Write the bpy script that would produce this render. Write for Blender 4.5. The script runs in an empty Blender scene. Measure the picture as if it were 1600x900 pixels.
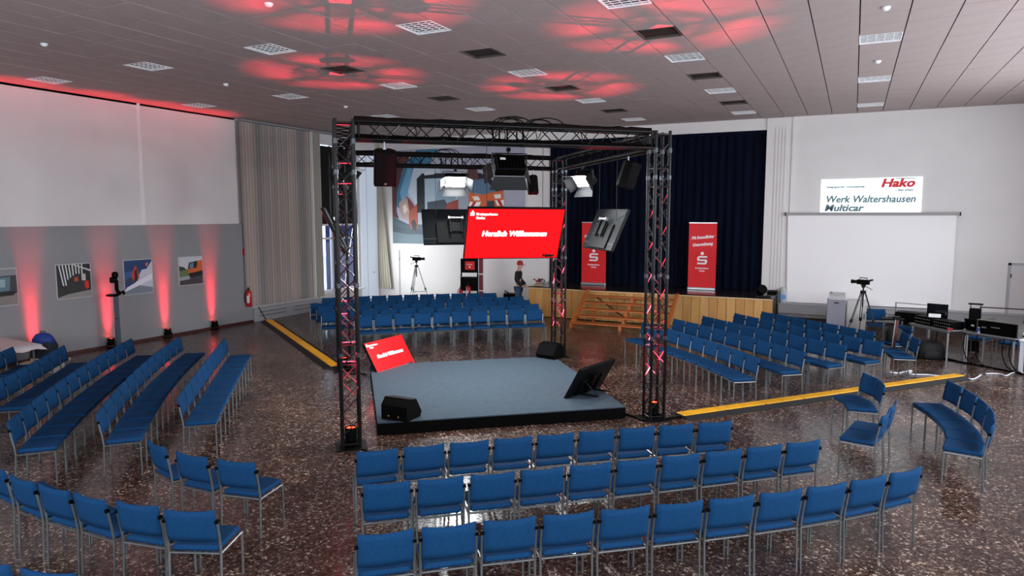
import bpy, math, random
from math import sin, cos, pi, radians as R
from mathutils import Vector, Matrix
random.seed(7)
S = bpy.context.scene
COL = S.collection

# ---------------------------------------------------------------- camera
cam = bpy.data.objects.new('camera', bpy.data.cameras.new('camera'))
COL.objects.link(cam)
cam.location = (0, 0, 3.3)
cam.rotation_euler = (pi / 2 - 0.104, 0, 0.455)
cam.data.sensor_width = 36
cam.data.lens = 24.446
cam.data.clip_end = 200
S.camera = cam

# ---------------------------------------------------------------- world, exposure, daylight
S.view_settings.view_transform = 'Standard'
S.view_settings.look = 'None'
S.view_settings.exposure = 0.55
S.view_settings.gamma = 1
S.view_settings.use_curve_mapping = False
W = bpy.data.worlds.new('sky'); S.world = W
W.use_nodes = True
W.node_tree.nodes['Background'].inputs[0].default_value = (.52, .72, 1, 1)
W.node_tree.nodes['Background'].inputs[1].default_value = 3.0


def area(name, loc, target, sx, sy, power, color=(1, 1, 1), spread=180):
    l = bpy.data.lights.new(name, 'AREA'); l.shape = 'RECTANGLE'
    l.size = sx; l.size_y = sy; l.energy = power; l.color = color; l.spread = R(spread)
    o = bpy.data.objects.new(name, l); COL.objects.link(o)
    o.location = loc
    o.rotation_euler = (Vector(target) - Vector(loc)).to_track_quat('-Z', 'Y').to_euler()
    return o


def spot(name, loc, target, power, angle, color=(1, 1, 1), blend=.5, rad=.04):
    l = bpy.data.lights.new(name, 'SPOT'); l.energy = power; l.spot_size = R(angle)
    l.spot_blend = blend; l.color = color; l.shadow_soft_size = rad
    o = bpy.data.objects.new(name, l); COL.objects.link(o); o.location = loc
    o.rotation_euler = (Vector(target) - Vector(loc)).to_track_quat('-Z', 'Y').to_euler()
    return o


XR, YR, YW, ZC = 4.9, -2.2, 22.32, 6.18          # right wall, rear wall, back wall, ceiling
XU, XLW = -16.75, -16.66                         # upper and lower left wall
DAY = (1, .975, .965)
for y in (1.0, 5.0, 9.0, 13.0, 17.0):            # daylight in the windows of the right wall
    area('window_daylight', (XR - .08, y, 3.3), (-10, y, 3.0), 3.0, 2.8, 125, DAY)
for x in (-10.0, -5.0, 0.0):                     # daylight in the windows of the rear wall
    area('window_daylight', (x, YR + .08, 3.6), (x, 10, 2.6), 3.4, 2.8, 105, DAY)
area('window_daylight', (-16.5, 19.95, 1.85), (-12.5, 22.1, 1.3), 2.0, 2.2, 80, (.92, .97, 1), 140)


# ---------------------------------------------------------------- materials
def lin(c):
    c = c.lstrip('#'); v = [int(c[i:i + 2], 16) / 255 for i in (0, 2, 4)]
    return tuple(x / 12.92 if x <= .04045 else ((x + .055) / 1.055) ** 2.4 for x in v) + (1,)


MATS = {}


def mat(name, col='#808080', rough=.5, metal=0, emit=0, vary=0, scale=8, bump=0, bscale=60, spec=.5, trans=0, alpha=1, stretch=None):
    if name in MATS: return MATS[name]
    m = bpy.data.materials.new(name); m.use_nodes = True; MATS[name] = m
    nt = m.node_tree; N = nt.nodes; L = nt.links; b = N['Principled BSDF']
    c = lin(col)
    b.inputs['Base Color'].default_value = c
    b.inputs['Roughness'].default_value = rough
    b.inputs['Metallic'].default_value = metal
    b.inputs['Specular IOR Level'].default_value = spec
    if trans: b.inputs['Transmission Weight'].default_value = trans
    if alpha < 1: b.inputs['Alpha'].default_value = alpha
    if emit:
        b.inputs['Emission Color'].default_value = c
        b.inputs['Emission Strength'].default_value = emit
    if vary or bump:
        tc = N.new('ShaderNodeTexCoord'); mp = N.new('ShaderNodeMapping')
        L.new(tc.outputs['Object'], mp.inputs[0])
        if stretch: mp.inputs['Scale'].default_value = stretch
    if vary:
        n = N.new('ShaderNodeTexNoise'); n.inputs['Scale'].default_value = scale; n.inputs['Detail'].default_value = 5
        L.new(mp.outputs[0], n.inputs['Vector'])
        mx = N.new('ShaderNodeMix'); mx.data_type = 'RGBA'; mx.blend_type = 'MIX'
        k0 = 1 - vary; k1 = 1 + vary
        mx.inputs[6].default_value = (c[0] * k0, c[1] * k0, c[2] * k0, 1)
        mx.inputs[7].default_value = (min(1, c[0] * k1), min(1, c[1] * k1), min(1, c[2] * k1), 1)
        rp = N.new('ShaderNodeValToRGB'); rp.color_ramp.elements[0].position = .3; rp.color_ramp.elements[1].position = .7
        L.new(n.outputs['Fac'], rp.inputs[0]); L.new(rp.outputs[0], mx.inputs[0])
        L.new(mx.outputs[2], b.inputs['Base Color'])
    if bump:
        n2 = N.new('ShaderNodeTexNoise'); n2.inputs['Scale'].default_value = bscale
        L.new(mp.outputs[0], n2.inputs['Vector'])
        bm = N.new('ShaderNodeBump'); bm.inputs['Strength'].default_value = bump; bm.inputs['Distance'].default_value = .01
        L.new(n2.outputs['Fac'], bm.inputs['Height']); L.new(bm.outputs[0], b.inputs['Normal'])
    return m


def terrazzo():
    m = bpy.data.materials.new('terrazzo_floor'); m.use_nodes = True
    nt = m.node_tree; N = nt.nodes; L = nt.links; b = N['Principled BSDF']
    tc = N.new('ShaderNodeTexCoord')
    # broken marble chips: two voronoi scales, random lightness per chip
    v = N.new('ShaderNodeTexVoronoi'); v.inputs['Scale'].default_value = 46; v.feature = 'F1'
    wn = N.new('ShaderNodeTexNoise'); wn.inputs['Scale'].default_value = 30
    add = N.new('ShaderNodeMix'); add.data_type = 'RGBA'; add.blend_type = 'LINEAR_LIGHT'; add.inputs[0].default_value = .03
    L.new(tc.outputs['Object'], add.inputs[6]); L.new(tc.outputs['Object'], wn.inputs['Vector']); L.new(wn.outputs['Color'], add.inputs[7])
    L.new(add.outputs[2], v.inputs['Vector'])
    sep = N.new('ShaderNodeSeparateColor'); L.new(v.outputs['Color'], sep.inputs[0])
    rp = N.new('ShaderNodeValToRGB'); cr = rp.color_ramp; cr.interpolation = 'CONSTANT'
    cols = [(0, '#372620'), (.3, '#49342d'), (.52, '#32221c'), (.68, '#5c493f'), (.80, '#7f6e62'), (.91, '#b7aa9b'), (.965, '#5c3d32')]
    cr.elements[0].position = 0; cr.elements[0].color = lin(cols[0][1])
    cr.elements[1].position = cols[1][0]; cr.elements[1].color = lin(cols[1][1])
    for p, c in cols[2:]:
        e = cr.elements.new(p); e.color = lin(c)
    L.new(sep.outputs[0], rp.inputs[0])
    # slabs of about 0.5 m cast with slightly different mixes
    bk = N.new('ShaderNodeTexBrick'); bk.offset = 0; bk.inputs['Scale'].default_value = 1
    bk.inputs['Brick Width'].default_value = .5; bk.inputs['Row Height'].default_value = .5
    bk.inputs['Mortar Size'].default_value = .003; bk.inputs['Color1'].default_value = (.62, .60, .60, 1)
    bk.inputs['Color2'].default_value = (1.25, 1.2, 1.15, 1); bk.inputs['Mortar'].default_value = (.5, .46, .44, 1)
    L.new(tc.outputs['Object'], bk.inputs['Vector'])
    ml = N.new('ShaderNodeMix'); ml.data_type = 'RGBA'; ml.blend_type = 'MULTIPLY'; ml.inputs[0].default_value = 1
    L.new(rp.outputs[0], ml.inputs[6]); L.new(bk.outputs['Color'], ml.inputs[7])
    n = N.new('ShaderNodeTexNoise'); n.inputs['Scale'].default_value = .9; n.inputs['Detail'].default_value = 6
    L.new(tc.outputs['Object'], n.inputs['Vector'])
    r2 = N.new('ShaderNodeValToRGB'); r2.color_ramp.elements[0].position = .35; r2.color_ramp.elements[0].color = (.7, .66, .65, 1)
    r2.color_ramp.elements[1].position = .68; r2.color_ramp.elements[1].color = (1.2, 1.2, 1.2, 1)
    L.new(n.outputs['Fac'], r2.inputs[0])
    m2 = N.new('ShaderNodeMix'); m2.data_type = 'RGBA'; m2.blend_type = 'MULTIPLY'; m2.inputs[0].default_value = 1
    L.new(ml.outputs[2], m2.inputs[6]); L.new(r2.outputs[0], m2.inputs[7])
    L.new(m2.outputs[2], b.inputs['Base Color'])
    mr = N.new('ShaderNodeMapRange'); mr.inputs['To Min'].default_value = .12; mr.inputs['To Max'].default_value = .34
    L.new(sep.outputs[1], mr.inputs[0]); L.new(mr.outputs[0], b.inputs['Roughness'])
    b.inputs['Specular IOR Level'].default_value = .5
    return m


# ---------------------------------------------------------------- mesh helpers
class MB:
    def __init__(s): s.v = []; s.f = []; s.mi = []; s.sm = []; s.cur = 0; s.smooth = False

    def add(s, vs, fs, M=None):
        o = len(s.v)
        s.v += [tuple(M @ Vector(p)) if M is not None else tuple(p) for p in vs]
        for f in fs: s.f.append(tuple(i + o for i in f)); s.mi.append(s.cur); s.sm.append(s.smooth)
        return s

    def box(s, x0, x1, y0, y1, z0, z1, M=None):
        vs = [(x, y, z) for z in (z0, z1) for x, y in ((x0, y0), (x1, y0), (x1, y1), (x0, y1))]
        return s.add(vs, [(0, 3, 2, 1), (4, 5, 6, 7), (0, 1, 5, 4), (1, 2, 6, 5), (2, 3, 7, 6), (3, 0, 4, 7)], M)

    def rbox(s, x0, x1, y0, y1, z0, z1, r=.02, M=None):        # box with chamfered edges
        vs = []; X = (x0, x1); Y = (y0, y1); Z = (z0, z1)
        def lp(z, i):
            a, b, c, d = x0 + i, x1 - i, y0 + i, y1 - i
            return [(a + r, c, z), (b - r, c, z), (b, c + r, z), (b, d - r, z), (b - r, d, z), (a + r, d, z), (a, d - r, z), (a, c + r, z)]
        rings = [lp(z0, r * .8), lp(z0 + r, 0), lp(z1 - r, 0), lp(z1, r * .8)]
        for q in rings: vs += q
        fs = [tuple(range(7, -1, -1)), tuple(range(24, 32))]
        for k in range(3):
            for i in range(8):
                j = (i + 1) % 8; fs.append((k * 8 + i, k * 8 + j, k * 8 + 8 + j, k * 8 + 8 + i))
        return s.add(vs, fs, M)

    def cyl(s, a, b, r, n=8, r2=None, caps=True):
        a, b = Vector(a), Vector(b); d = (b - a).normalized(); r2 = r if r2 is None else r2
        u = d.orthogonal().normalized(); w = d.cross(u); vs = []
        for c, rr in ((a, r), (b, r2)):
            vs += [c + u * rr * cos(2 * pi * i / n) + w * rr * sin(2 * pi * i / n) for i in range(n)]
        fs = [(i, (i + 1) % n, n + (i + 1) % n, n + i) for i in range(n)]
        if caps: fs += [tuple(range(n - 1, -1, -1)), tuple(range(n, 2 * n))]
        return s.add(vs, fs)

    def tube(s, pts, r, n=6):
        pts = [Vector(p) for p in pts]; o = []; up = None
        for i, p in enumerate(pts):
            t = (pts[min(i + 1, len(pts) - 1)] - pts[max(i - 1, 0)]).normalized()
            u = (t.orthogonal() if up is None else up - t * up.dot(t)).normalized(); up = u; w = t.cross(u)
            o += [p + u * r * cos(2 * pi * k / n) + w * r * sin(2 * pi * k / n) for k in range(n)]
        fs = [(i * n + k, i * n + (k + 1) % n, (i + 1) * n + (k + 1) % n, (i + 1) * n + k) for i in range(len(pts) - 1) for k in range(n)]
        fs += [tuple(range(n - 1, -1, -1)), tuple(range((len(pts) - 1) * n, len(pts) * n))]
        return s.add(o, fs)

    def lathe(s, prof, n=16, M=None, axis='Z'):
        vs = []
        for r, z in prof: vs += [(r * cos(2 * pi * k / n), r * sin(2 * pi * k / n), z) for k in range(n)]
        fs = [(i * n + k, i * n + (k + 1) % n, (i + 1) * n + (k + 1) % n, (i + 1) * n + k) for i in range(len(prof) - 1) for k in range(n)]
        fs += [tuple(range(n - 1, -1, -1)), tuple(range((len(prof) - 1) * n, len(prof) * n))]
        return s.add(vs, fs, M)

    def prism(s, poly, y0, y1, M=None, plane='XZ'):             # extruded outline
        n = len(poly)
        if plane == 'XZ': vs = [(a, y0, b) for a, b in poly] + [(a, y1, b) for a, b in poly]
        elif plane == 'YZ': vs = [(y0, a, b) for a, b in poly] + [(y1, a, b) for a, b in poly]
        else: vs = [(a, b, y0) for a, b in poly] + [(a, b, y1) for a, b in poly]
        fs = [tuple(range(n)), tuple(range(2 * n - 1, n - 1, -1))] + [(i, n + i, n + (i + 1) % n, (i + 1) % n) for i in range(n)]
        return s.add(vs, fs, M)

    def mesh(s, name, mats):
        me = bpy.data.meshes.new(name); me.from_pydata([tuple(p) for p in s.v], [], s.f); me.validate(); 
        for m in (mats if isinstance(mats, (list, tuple)) else [mats]): me.materials.append(m)
        if len(me.polygons) == len(s.mi):
            me.polygons.foreach_set('material_index', s.mi)
            me.polygons.foreach_set('use_smooth', s.sm)
        me.update(); return me


def obj(name, mb, mats, parent=None, loc=None, rot=None, M=None):
    me = mb.mesh(name, mats) if isinstance(mb, MB) else mb
    o = bpy.data.objects.new(name, me); COL.objects.link(o)
    if parent: o.parent = parent
    if M is not None: o.matrix_local = M
    if loc: o.location = loc
    if rot: o.rotation_euler = rot
    return o


def tag(o, label, cat, group=None):
    o['label'] = label; o['category'] = cat
    if group: o['group'] = group
    return o


def thing(name, label, cat, loc=(0, 0, 0), rz=0, group=None, rot=None):
    o = bpy.data.objects.new(name, None); COL.objects.link(o); o.empty_display_size = .1
    o.location = loc; o.rotation_euler = rot or (0, 0, rz)
    return tag(o, label, cat, group)


def struct(name, mb, m, parent=None):
    o = obj(name, mb, m, parent)
    if not parent: o['kind'] = 'structure'
    return o


def text_mesh(txt, size, m, shear=0, bold=0, align='LEFT', depth=.001):
    c = bpy.data.curves.new('lettering', 'FONT'); c.body = txt; c.size = size; c.shear = shear; c.offset = bold
    c.extrude = depth; c.align_x = align; c.resolution_u = 2
    t = bpy.data.objects.new('lettering', c); COL.objects.link(t)
    me = bpy.data.meshes.new_from_object(t); COL.objects.unlink(t); bpy.data.objects.remove(t)
    me.name = 'lettering'; me.materials.clear(); me.materials.append(m); return me


def put_text(txt, size, m, parent, x, z, y=-.004, shear=0, bold=0, align='LEFT', rz=0, sx=1, name='lettering', heavy=0):
    me = text_mesh(txt, size, m, shear, bold, align)
    if heavy:                                                     # thicker strokes: the outline repeated with small shifts
        v = [tuple(p.co) for p in me.vertices]; f = [tuple(p.vertices) for p in me.polygons]; b = MB()
        for k in range(5):
            dx = heavy * (k / 4 - .5); dy = heavy * .35 * (-1 if k % 2 else 1)
            b.add([(p[0] + dx, p[1] + dy, p[2] + .0002 * k) for p in v], f)
        me = b.mesh('lettering', m)
    o = bpy.data.objects.new(name, me); COL.objects.link(o); o.parent = parent
    o.location = (x, y, z); o.rotation_euler = (pi / 2, rz, 0); o.scale = (sx, 1, 1)
    return o


def arc(cx, cz, r, a0, a1, n=6): return [(cx + r * cos(R(a0 + (a1 - a0) * i / n)), cz + r * sin(R(a0 + (a1 - a0) * i / n))) for i in range(n + 1)]


def s_mark(parent, cx, cz, w, m, y=-.004):                       # the S with a dot above it
    a = w / 2; r = w * .16; h = w * .86; t = w * .2; b = MB()
    z0, z1 = -h / 2, h / 2; q = h / 5; s1 = .22 * w
    out = [(-a, z0), (a - r, z0), (a, z0 + r), (a, z0 + 2.6 * q), (a - r * .6, z0 + 3 * q), (-a + s1, z0 + 3 * q), (-a + s1, z0 + 4 * q), (a, z0 + 4 * q),
           (a, z1), (-a + r, z1), (-a, z1 - r), (-a, z0 + 2.4 * q), (-a + r * .6, z0 + 2 * q), (a - s1, z0 + 2 * q), (a - s1, z0 + q), (-a, z0 + q)]
    b.prism([(cx + x, cz + z) for x, z in out], y - .001, y + .001)
    b.prism(arc(cx, cz + z1 + w * .27, w * .17, 0, 345, 15), y - .001, y + .001)
    return obj('logo', b, m, parent)


M_white = mat('white_plaster', '#e2dedb', .75, vary=.02, scale=1.5)
M_grey = mat('grey_wall_paint', '#8f9091', .75, vary=.02, scale=1.5)
M_black = mat('black_metal', '#030303', .4, spec=.2)
M_blackp = mat('black_plastic', '#020202', .55, spec=.08)
M_steel = mat('chair_steel', '#7c8080', .38, .8)
M_silver = mat('brushed_silver', '#c6c8c8', .3, .9)
M_alu = mat('painted_truss_tube', '#030303', .35, spec=.15)
M_tower = mat('lit_tower_tube', '#070708', .34, .25, spec=.3)  # lighter than the beams: lamplight on the towers put into the tube colour
M_tbrace = mat('lit_tower_brace', '#1d1d1e', .35, .4)  # lamplight on tower braces and rungs put into a lighter grey
M_wt = mat('white_print', '#f4f4f4', .6)
M_blue = mat('blue_fabric', '#123e66', .85, vary=.12, scale=40, bump=.25, bscale=260, spec=.12)
M_red = mat('red_print', '#e6141c', .55)
M_dark = mat('dark_void', '#050505', .9)
M_grey2 = mat('light_grey_lacquer', '#a4a6aa', .5)
# ---------------------------------------------------------------- room shell
fl = MB(); fl.box(-18, XR + .2, YR - .2, 24.5, -.1, 0); struct('floor', fl, terrazzo())

T, X0, Y0 = .6358, -3.24, 9.0535
ce = MB(); ce.box(-17.2, XR + .2, YR - .2, 24.5, ZC + .07, ZC + .2)
ceiling = struct('ceiling', ce, mat('ceiling_void', '#0f0c0b', .9))
M_tile = mat('ceiling_tile_board', '#ad9d99', .85, vary=.04, scale=3)
lights = [(0, 6), (0, 12), (0, 18), (0, 0), (5, 6), (5, 12), (5, 18), (-5, 0), (-5, 6), (-5, 12), (-10, 0), (-10, 6), (-10, 12), (-15, 0), (-15, 6),
          (-20, 0), (-20, 6), (-10, -6), (-5, 18), (-10, 18), (-15, 12), (-15, -6), (5, 0)]
vents = [(0, 3), (0, 9), (0, 15), (-5, 3), (-5, 9), (-5, 15), (-10, 3), (-10, 9), (-10, 15)]
tb = MB(); g = .016
tb.box(g, T - .002, .007, T - .002, 0, .022); tile_me = tb.mesh('ceiling_tile', M_tile)
cells = []
for i in range(-22, 13):
    for j in range(-18, 21):
        x, y = X0 + i * T, Y0 + j * T
        if x < XU - T or x > XR or y < YR - .3 or y > YW - .05: continue
        if (i, j) in lights or (i, j) in vents: continue
        cells.append((i, j, x, y))


def seen(x, y):                                                   # in the photograph's view, and how near
    a = x * cos(.455) + y * sin(.455); b = -x * sin(.455) + y * cos(.455)
    if b < .5: return None
    f2 = b * cos(.104) - 2.88 * sin(.104); up = 2.88 * cos(.104) + b * sin(.104)
    px, py = 800 + 1086.5 * a / f2, 450 - 1086.5 * up / f2
    return b if -40 < px < 1640 and py > -25 else None


vis = sorted([c for c in cells if seen(c[2] + T / 2, c[3] + T / 2)], key=lambda c: seen(c[2] + T / 2, c[3] + T / 2))
near = set(c[:2] for c in vis[:295])
rest = MB()
for i, j, x, y in cells:
    dz = random.uniform(-.002, .002)
    if (i, j) in near:
        obj('ceiling_tile', tile_me, None, ceiling, loc=(x, y, ZC + dz))
    else:
        rest.box(x + g, x + T - .002, y + .007, y + T - .002, ZC + dz, ZC + dz + .022)
ro = obj('ceiling_tiles', rest, M_tile, ceiling); ro['kind'] = 'stuff'
M_vent = mat('dark_vent', '#261f1a', .7); M_louv = mat('louvre_white', '#ffffff', .4)
M_lback = mat('fixture_inside', '#33352c', .6)
vb = MB(); vb.box(.01, T - .01, .01, T - .01, .03, .045); me_v = vb.mesh('panel', M_vent)
vf = MB()
for a in (.006, T - .022): vf.box(a, a + .016, .006, T - .006, -.004, .03); vf.box(.006, T - .006, a, a + .016, -.004, .03)
me_vf = vf.mesh('frame', mat('vent_frame', '#4a423c', .6)); me_lf = vf.mesh('frame', M_louv)
lv = MB()
for k in range(7):
    a = .03 + (T - .06) * k / 6; lv.box(.02, T - .02, a - .014, a + .014, .0, .006)
me_lv = lv.mesh('louvre', M_louv)
lc = MB()
for k in range(1, 5):
    a = T * k / 5; lc.box(a - .004, a + .004, .02, T - .02, -.001, .006)
me_lc = lc.mesh('cross_blade', M_louv)
lb = MB(); lb.box(.01, T - .01, .01, T - .01, .062, .068); me_lb = lb.mesh('housing', M_lback)
ORD = ['first', 'second', 'third', 'fourth', 'fifth', 'sixth', 'seventh', 'eighth', 'ninth', 'tenth', 'eleventh', 'twelfth', 'thirteenth']
colname = {5: 'rightmost line', 0: 'second line from the right', -5: 'third line from the right',
           -10: 'fourth line from the right', -15: 'fifth line from the right', -20: 'line of fittings beside the left wall'}
for i in (5, 0, -5, -10, -15, -20):
    for kk, (a, j) in enumerate(sorted([q for q in lights if q[0] == i], key=lambda q: q[1])):
        t = thing('ceiling_light', 'louvred ceiling light, %s from the camera, %s' % (ORD[kk], colname[i]), 'ceiling light',
                  (X0 + i * T, Y0 + j * T, ZC), group='louvred ceiling lights')
        obj('housing', me_lb, None, t); obj('frame', me_lf, None, t); obj('louvre', me_lv, None, t); obj('cross_blade', me_lc, None, t)
    for kk, (a, j) in enumerate(sorted([q for q in vents if q[0] == i], key=lambda q: q[1])):
        t = thing('ceiling_vent', 'dark square ceiling vent, %s from the camera, %s' % (ORD[kk], colname[i]), 'ceiling vent',
                  (X0 + i * T, Y0 + j * T, ZC), group='dark ceiling vents')
        obj('panel', me_v, None, t); obj('frame', me_vf, None, t)
for k, (x, y, w) in enumerate([(-12.39, 7.385, 'near the top left corner'), (-7.305, 7.38, 'near the top edge, left of the truss'),
                               (-12.55, 11.32, 'above the curtained window'), (.27, 11.28, 'near the top edge at the right'), (.27, 15.04, 'between two lights at the right'),
                               (-12.25, 14.99, 'just left of the truss top')]):
    b = MB(); b.lathe([(.055, 0), (.055, -.02), (.035, -.045), (.012, -.05)], 14)
    t = obj('smoke_detector', b, M_wt, loc=(x, y, ZC)); tag(t, 'small white smoke detector on the ceiling ' + w, 'smoke detector', 'smoke detectors')

# left wall
b = MB(); b.box(XU - .2, XU, YR, 15.38, 3.05, ZC + .05); struct('wall_left_upper', b, M_white)
b = MB(); b.box(XLW - .3, XLW, YR, 15.72, 0, 3.05); struct('wall_left', b, M_grey)
b = MB(); b.box(XU - .2, XU, YR, YW, 6.13, ZC + .06); b.box(XU - .2, XU - .03, 15.38, 18.9, -.01, .42)
b.box(XU - .2, XU, 18.9, 21.05, 5.76, 6.14); b.box(XU - .2, XU, 18.9, 21.05, 0, .54); b.box(XU - .2, XU, 21.05, YW + .1, 0, 6.15)
b.box(XU - .22, XU - .1, 15.3, 18.92, .4, 6.15)
struct('wall_left_window', b, M_white)
b = MB(); b.box(XLW, XLW + .012, YR, 15.72, 0, .07); struct('baseboard_left', b, mat('dark_red_skirting', '#4a2320', .5))
b = MB(); b.box(XU, XU + .02, 12.20, 12.28, 3.05, ZC); struct('trim_1', b, mat('white_strip', '#f2efec', .4))
# back wall with the stage opening
b = MB(); b.box(XU - .1, -9.5, YW, YW + .2, 0, ZC + .06); struct('wall_back_left', b, M_white)
b = MB(); b.box(-9.5, -2.44, YW, YW + .2, 5.84, ZC + .06); struct('wall_back_top', b, M_white)
b = MB(); b.box(-2.44, XR + .1, YW, YW + .2, 0, ZC + .06); struct('wall_back', b, M_white)
b = MB(); b.box(-9.8, -2.2, YW + .5, YW + .6, 0, 6.2); struct('wall_stage_back', b, M_dark)
b = MB()
b.box(-2.44, -1.69, YW - .05, YW, .985, 6.17); b.box(-1.73, -1.69, YW - .08, YW - .05, .7, 6.17)
for x in (-2.17, -2.08, -1.99, -1.90): b.box(x - .022, x + .022, YW - .075, YW - .05, .99, 5.9)
struct('trim_2', b, M_white)
b = MB(); b.box(XR, XR + .2, YR, .2 - .7, 0, ZC + .06)
b.box(XR, XR + .2, YR, YW, 0, 1.9); b.box(XR, XR + .2, YR, YW, 4.7, ZC + .06)
ys = [(-.5, 2.5), (3.5, 6.5), (7.5, 10.5), (11.5, 14.5), (15.5, 18.5)]
e = YR
for y0, y1 in ys: b.box(XR, XR + .2, e, y0, 1.9, 4.7); e = y1
b.box(XR, XR + .2, e, YW, 1.9, 4.7)
struct('wall_right', b, M_white)
b = MB(); b.box(-17, XR, YR - .2, YR, 0, 2.2); b.box(-17, XR, YR - .2, YR, 5.0, ZC + .06); e = -17
for x in (-10, -5, 0): b.box(e, x - 1.7, YR - .2, YR, 2.2, 5.0); e = x + 1.7
b.box(e, XR, YR - .2, YR, 2.2, 5.0); struct('wall_rear', b, M_white)

# left window with blue screen outside, dark blind above
b = MB()
for y in (18.9, 19.62, 20.98): b.box(XU - .14, XU - .06, y, y + .07, .58, 5.76)
for z in (.58, 2.45, 2.93): b.box(XU - .14, XU - .06, 18.9, 21.05, z, z + .07)
wn = struct('window_1', b, M_white)
b = MB(); b.box(XU - .11, XU - .1, 18.9, 21.05, .58, 2.95); obj('pane', b, mat('window_glass', '#ffffff', .02, trans=1), wn)
b = MB(); b.box(XU - .1, XU + .25, 18.85, 21.1, .54, .58); obj('window_sill', b, M_white, wn)
b = MB(); b.box(XU - .05, XU - .02, 18.88, 21.08, 3.0, 5.72)
tag(obj('blackout_blind', b, mat('black_cloth', '#030304', .9)), 'black blackout blind filling the upper window behind the left truss towers', 'blind')
b = MB()
for k in range(6): b.box(XU - .35, XU - .33, 19.62 + k * .28, 19.62 + k * .28 + .276, -.1, 2.95)
tag(obj('outside_awning', b, mat('navy_awning', '#1f2f7c', .7)), 'navy blue slatted screen outside the left window', 'awning')
b = MB(); b.box(XU - 3.2, XU - 3.0, 14, 26, -1, 1.6); tag(obj('outside_railing_wall', b, mat('pale_outdoor_wall', '#cfd8e2', .8, vary=.3, scale=2)), 'pale sunlit wall seen outside through the left window', 'wall')

# pleated curtain in front of the side window
def pleats(x0, y0, x1, y1, z0, z1, amp, wl, th=.01, zt=None):
    b = MB(); d = math.hypot(x1 - x0, y1 - y0); n = int(d / wl * 6); ux, uy = (x1 - x0) / d, (y1 - y0) / d; nx, ny = uy, -ux
    vs = []; ph = [random.uniform(-.5, .5) for _ in range(n + 1)]
    zs = [z0, z0 + (z1 - z0) * .33, z0 + (z1 - z0) * .66, z1]
    for zi, z in enumerate(zs):
        for i in range(n + 1):
            s = d * i / n; o = amp * sin(2 * pi * s / wl + ph[i] * .5 + .25 * sin(zi + s)) * (1 - .12 * zi)
            vs.append((x0 + ux * s + nx * o, y0 + uy * s + ny * o, z))
    fs = [(k * (n + 1) + i, k * (n + 1) + i + 1, (k + 1) * (n + 1) + i + 1, (k + 1) * (n + 1) + i) for k in range(3) for i in range(n)]
    b.smooth = True; b.add(vs, fs)
    b.add([(a + nx * th, c + ny * th, z) for a, c, z in vs], [f[::-1] for f in fs]); return b


mc = mat('greige_curtain', '#8a8078', .85)
nt = mc.node_tree; N = nt.nodes; L = nt.links
tc = N.new('ShaderNodeTexCoord'); mp = N.new('ShaderNodeMapping'); mp.inputs['Scale'].default_value = (0, 1, 0)
nz = N.new('ShaderNodeTexNoise'); nz.noise_dimensions = '3D'; nz.inputs['Scale'].default_value = 2.2; nz.inputs['Detail'].default_value = 3
rp = N.new('ShaderNodeValToRGB'); rp.color_ramp.elements[0].color = lin('#827d7a'); rp.color_ramp.elements[1].color = lin('#a89a91')
rp.color_ramp.elements[0].position = .42; rp.color_ramp.elements[1].position = .56
L.new(tc.outputs['Object'], mp.inputs[0]); L.new(mp.outputs[0], nz.inputs['Vector']); L.new(nz.outputs['Fac'], rp.inputs[0]); L.new(rp.outputs[0], N['Principled BSDF'].inputs['Base Color'])
t = thing('window_curtain', 'tall greige pleated curtain hanging at the left wall beside the fire extinguisher', 'curtain')
obj('curtain_cloth', pleats(XU + .16, 15.4, XU + .16, 18.35, .5, 6.1, .03, .115), mc, t)
b = MB(); b.box(XU + .1, XU + .26, 15.4, 21.2, 6.11, 6.16); tag(obj('curtain_rail', b, M_grey), 'long pale rail carrying the curtains along the left wall', 'rail')
t = thing('gathered_curtain', 'narrow gathered grey curtain between the wide curtain and the bright window', 'curtain')
obj('curtain_cloth', pleats(XU + .2, 18.45, XU + .2, 18.86, .5, 6.1, .05, .11), mat('pale_grey_curtain', '#a29d92', .85), t)
b = MB(); b.box(XU + .17, XU + .27, 18.36, 18.41, .5, 6.1); obj('edge_strip', b, mat('pale_strip', '#d9d9d2', .6), t)
b = MB()
vs = []; fs = []; n = 30
for k in range(9):
    f = k / 8; z = 6.05 - f * 5.58; w = .16 + .34 * f ** 1.3; c = -16.62 + .28 * f ** 1.2
    for i in range(n + 1):
        s = i / n; vs.append((c - w / 2 + w * s, YW - .13 - .04 * sin(s * 26 + f * 2) * (.5 + f), z))
for k in range(8):
    for i in range(n): fs.append((k * (n + 1) + i, k * (n + 1) + i + 1, (k + 1) * (n + 1) + i + 1, (k + 1) * (n + 1) + i))
b.smooth = True; b.add(vs, fs); b.add([(a, c + .012, z) for a, c, z in vs], [f[::-1] for f in fs])
tag(obj('corner_drape', b, mat('cream_drape', '#c9c6b6', .8)), 'long cream drape hanging loosely in the room corner left of the mural', 'curtain')
# radiator cover under the curtain
t = thing('radiator_cover', 'low white slotted radiator cover under the greige curtain', 'radiator')
b = MB(); b.box(XU, XU + .12, 15.74, 18.88, .0, .40); obj('body', b, M_grey2, t)
for k in range(2):
    for z in (.14, .26):
        b = MB(); b.box(XU + .12, XU + .135, 15.95 + k * 1.5, 17.1 + k * 1.5, z, z + .035); obj('slot', b, mat('slot_grey', '#77777a', .6), t)
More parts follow.
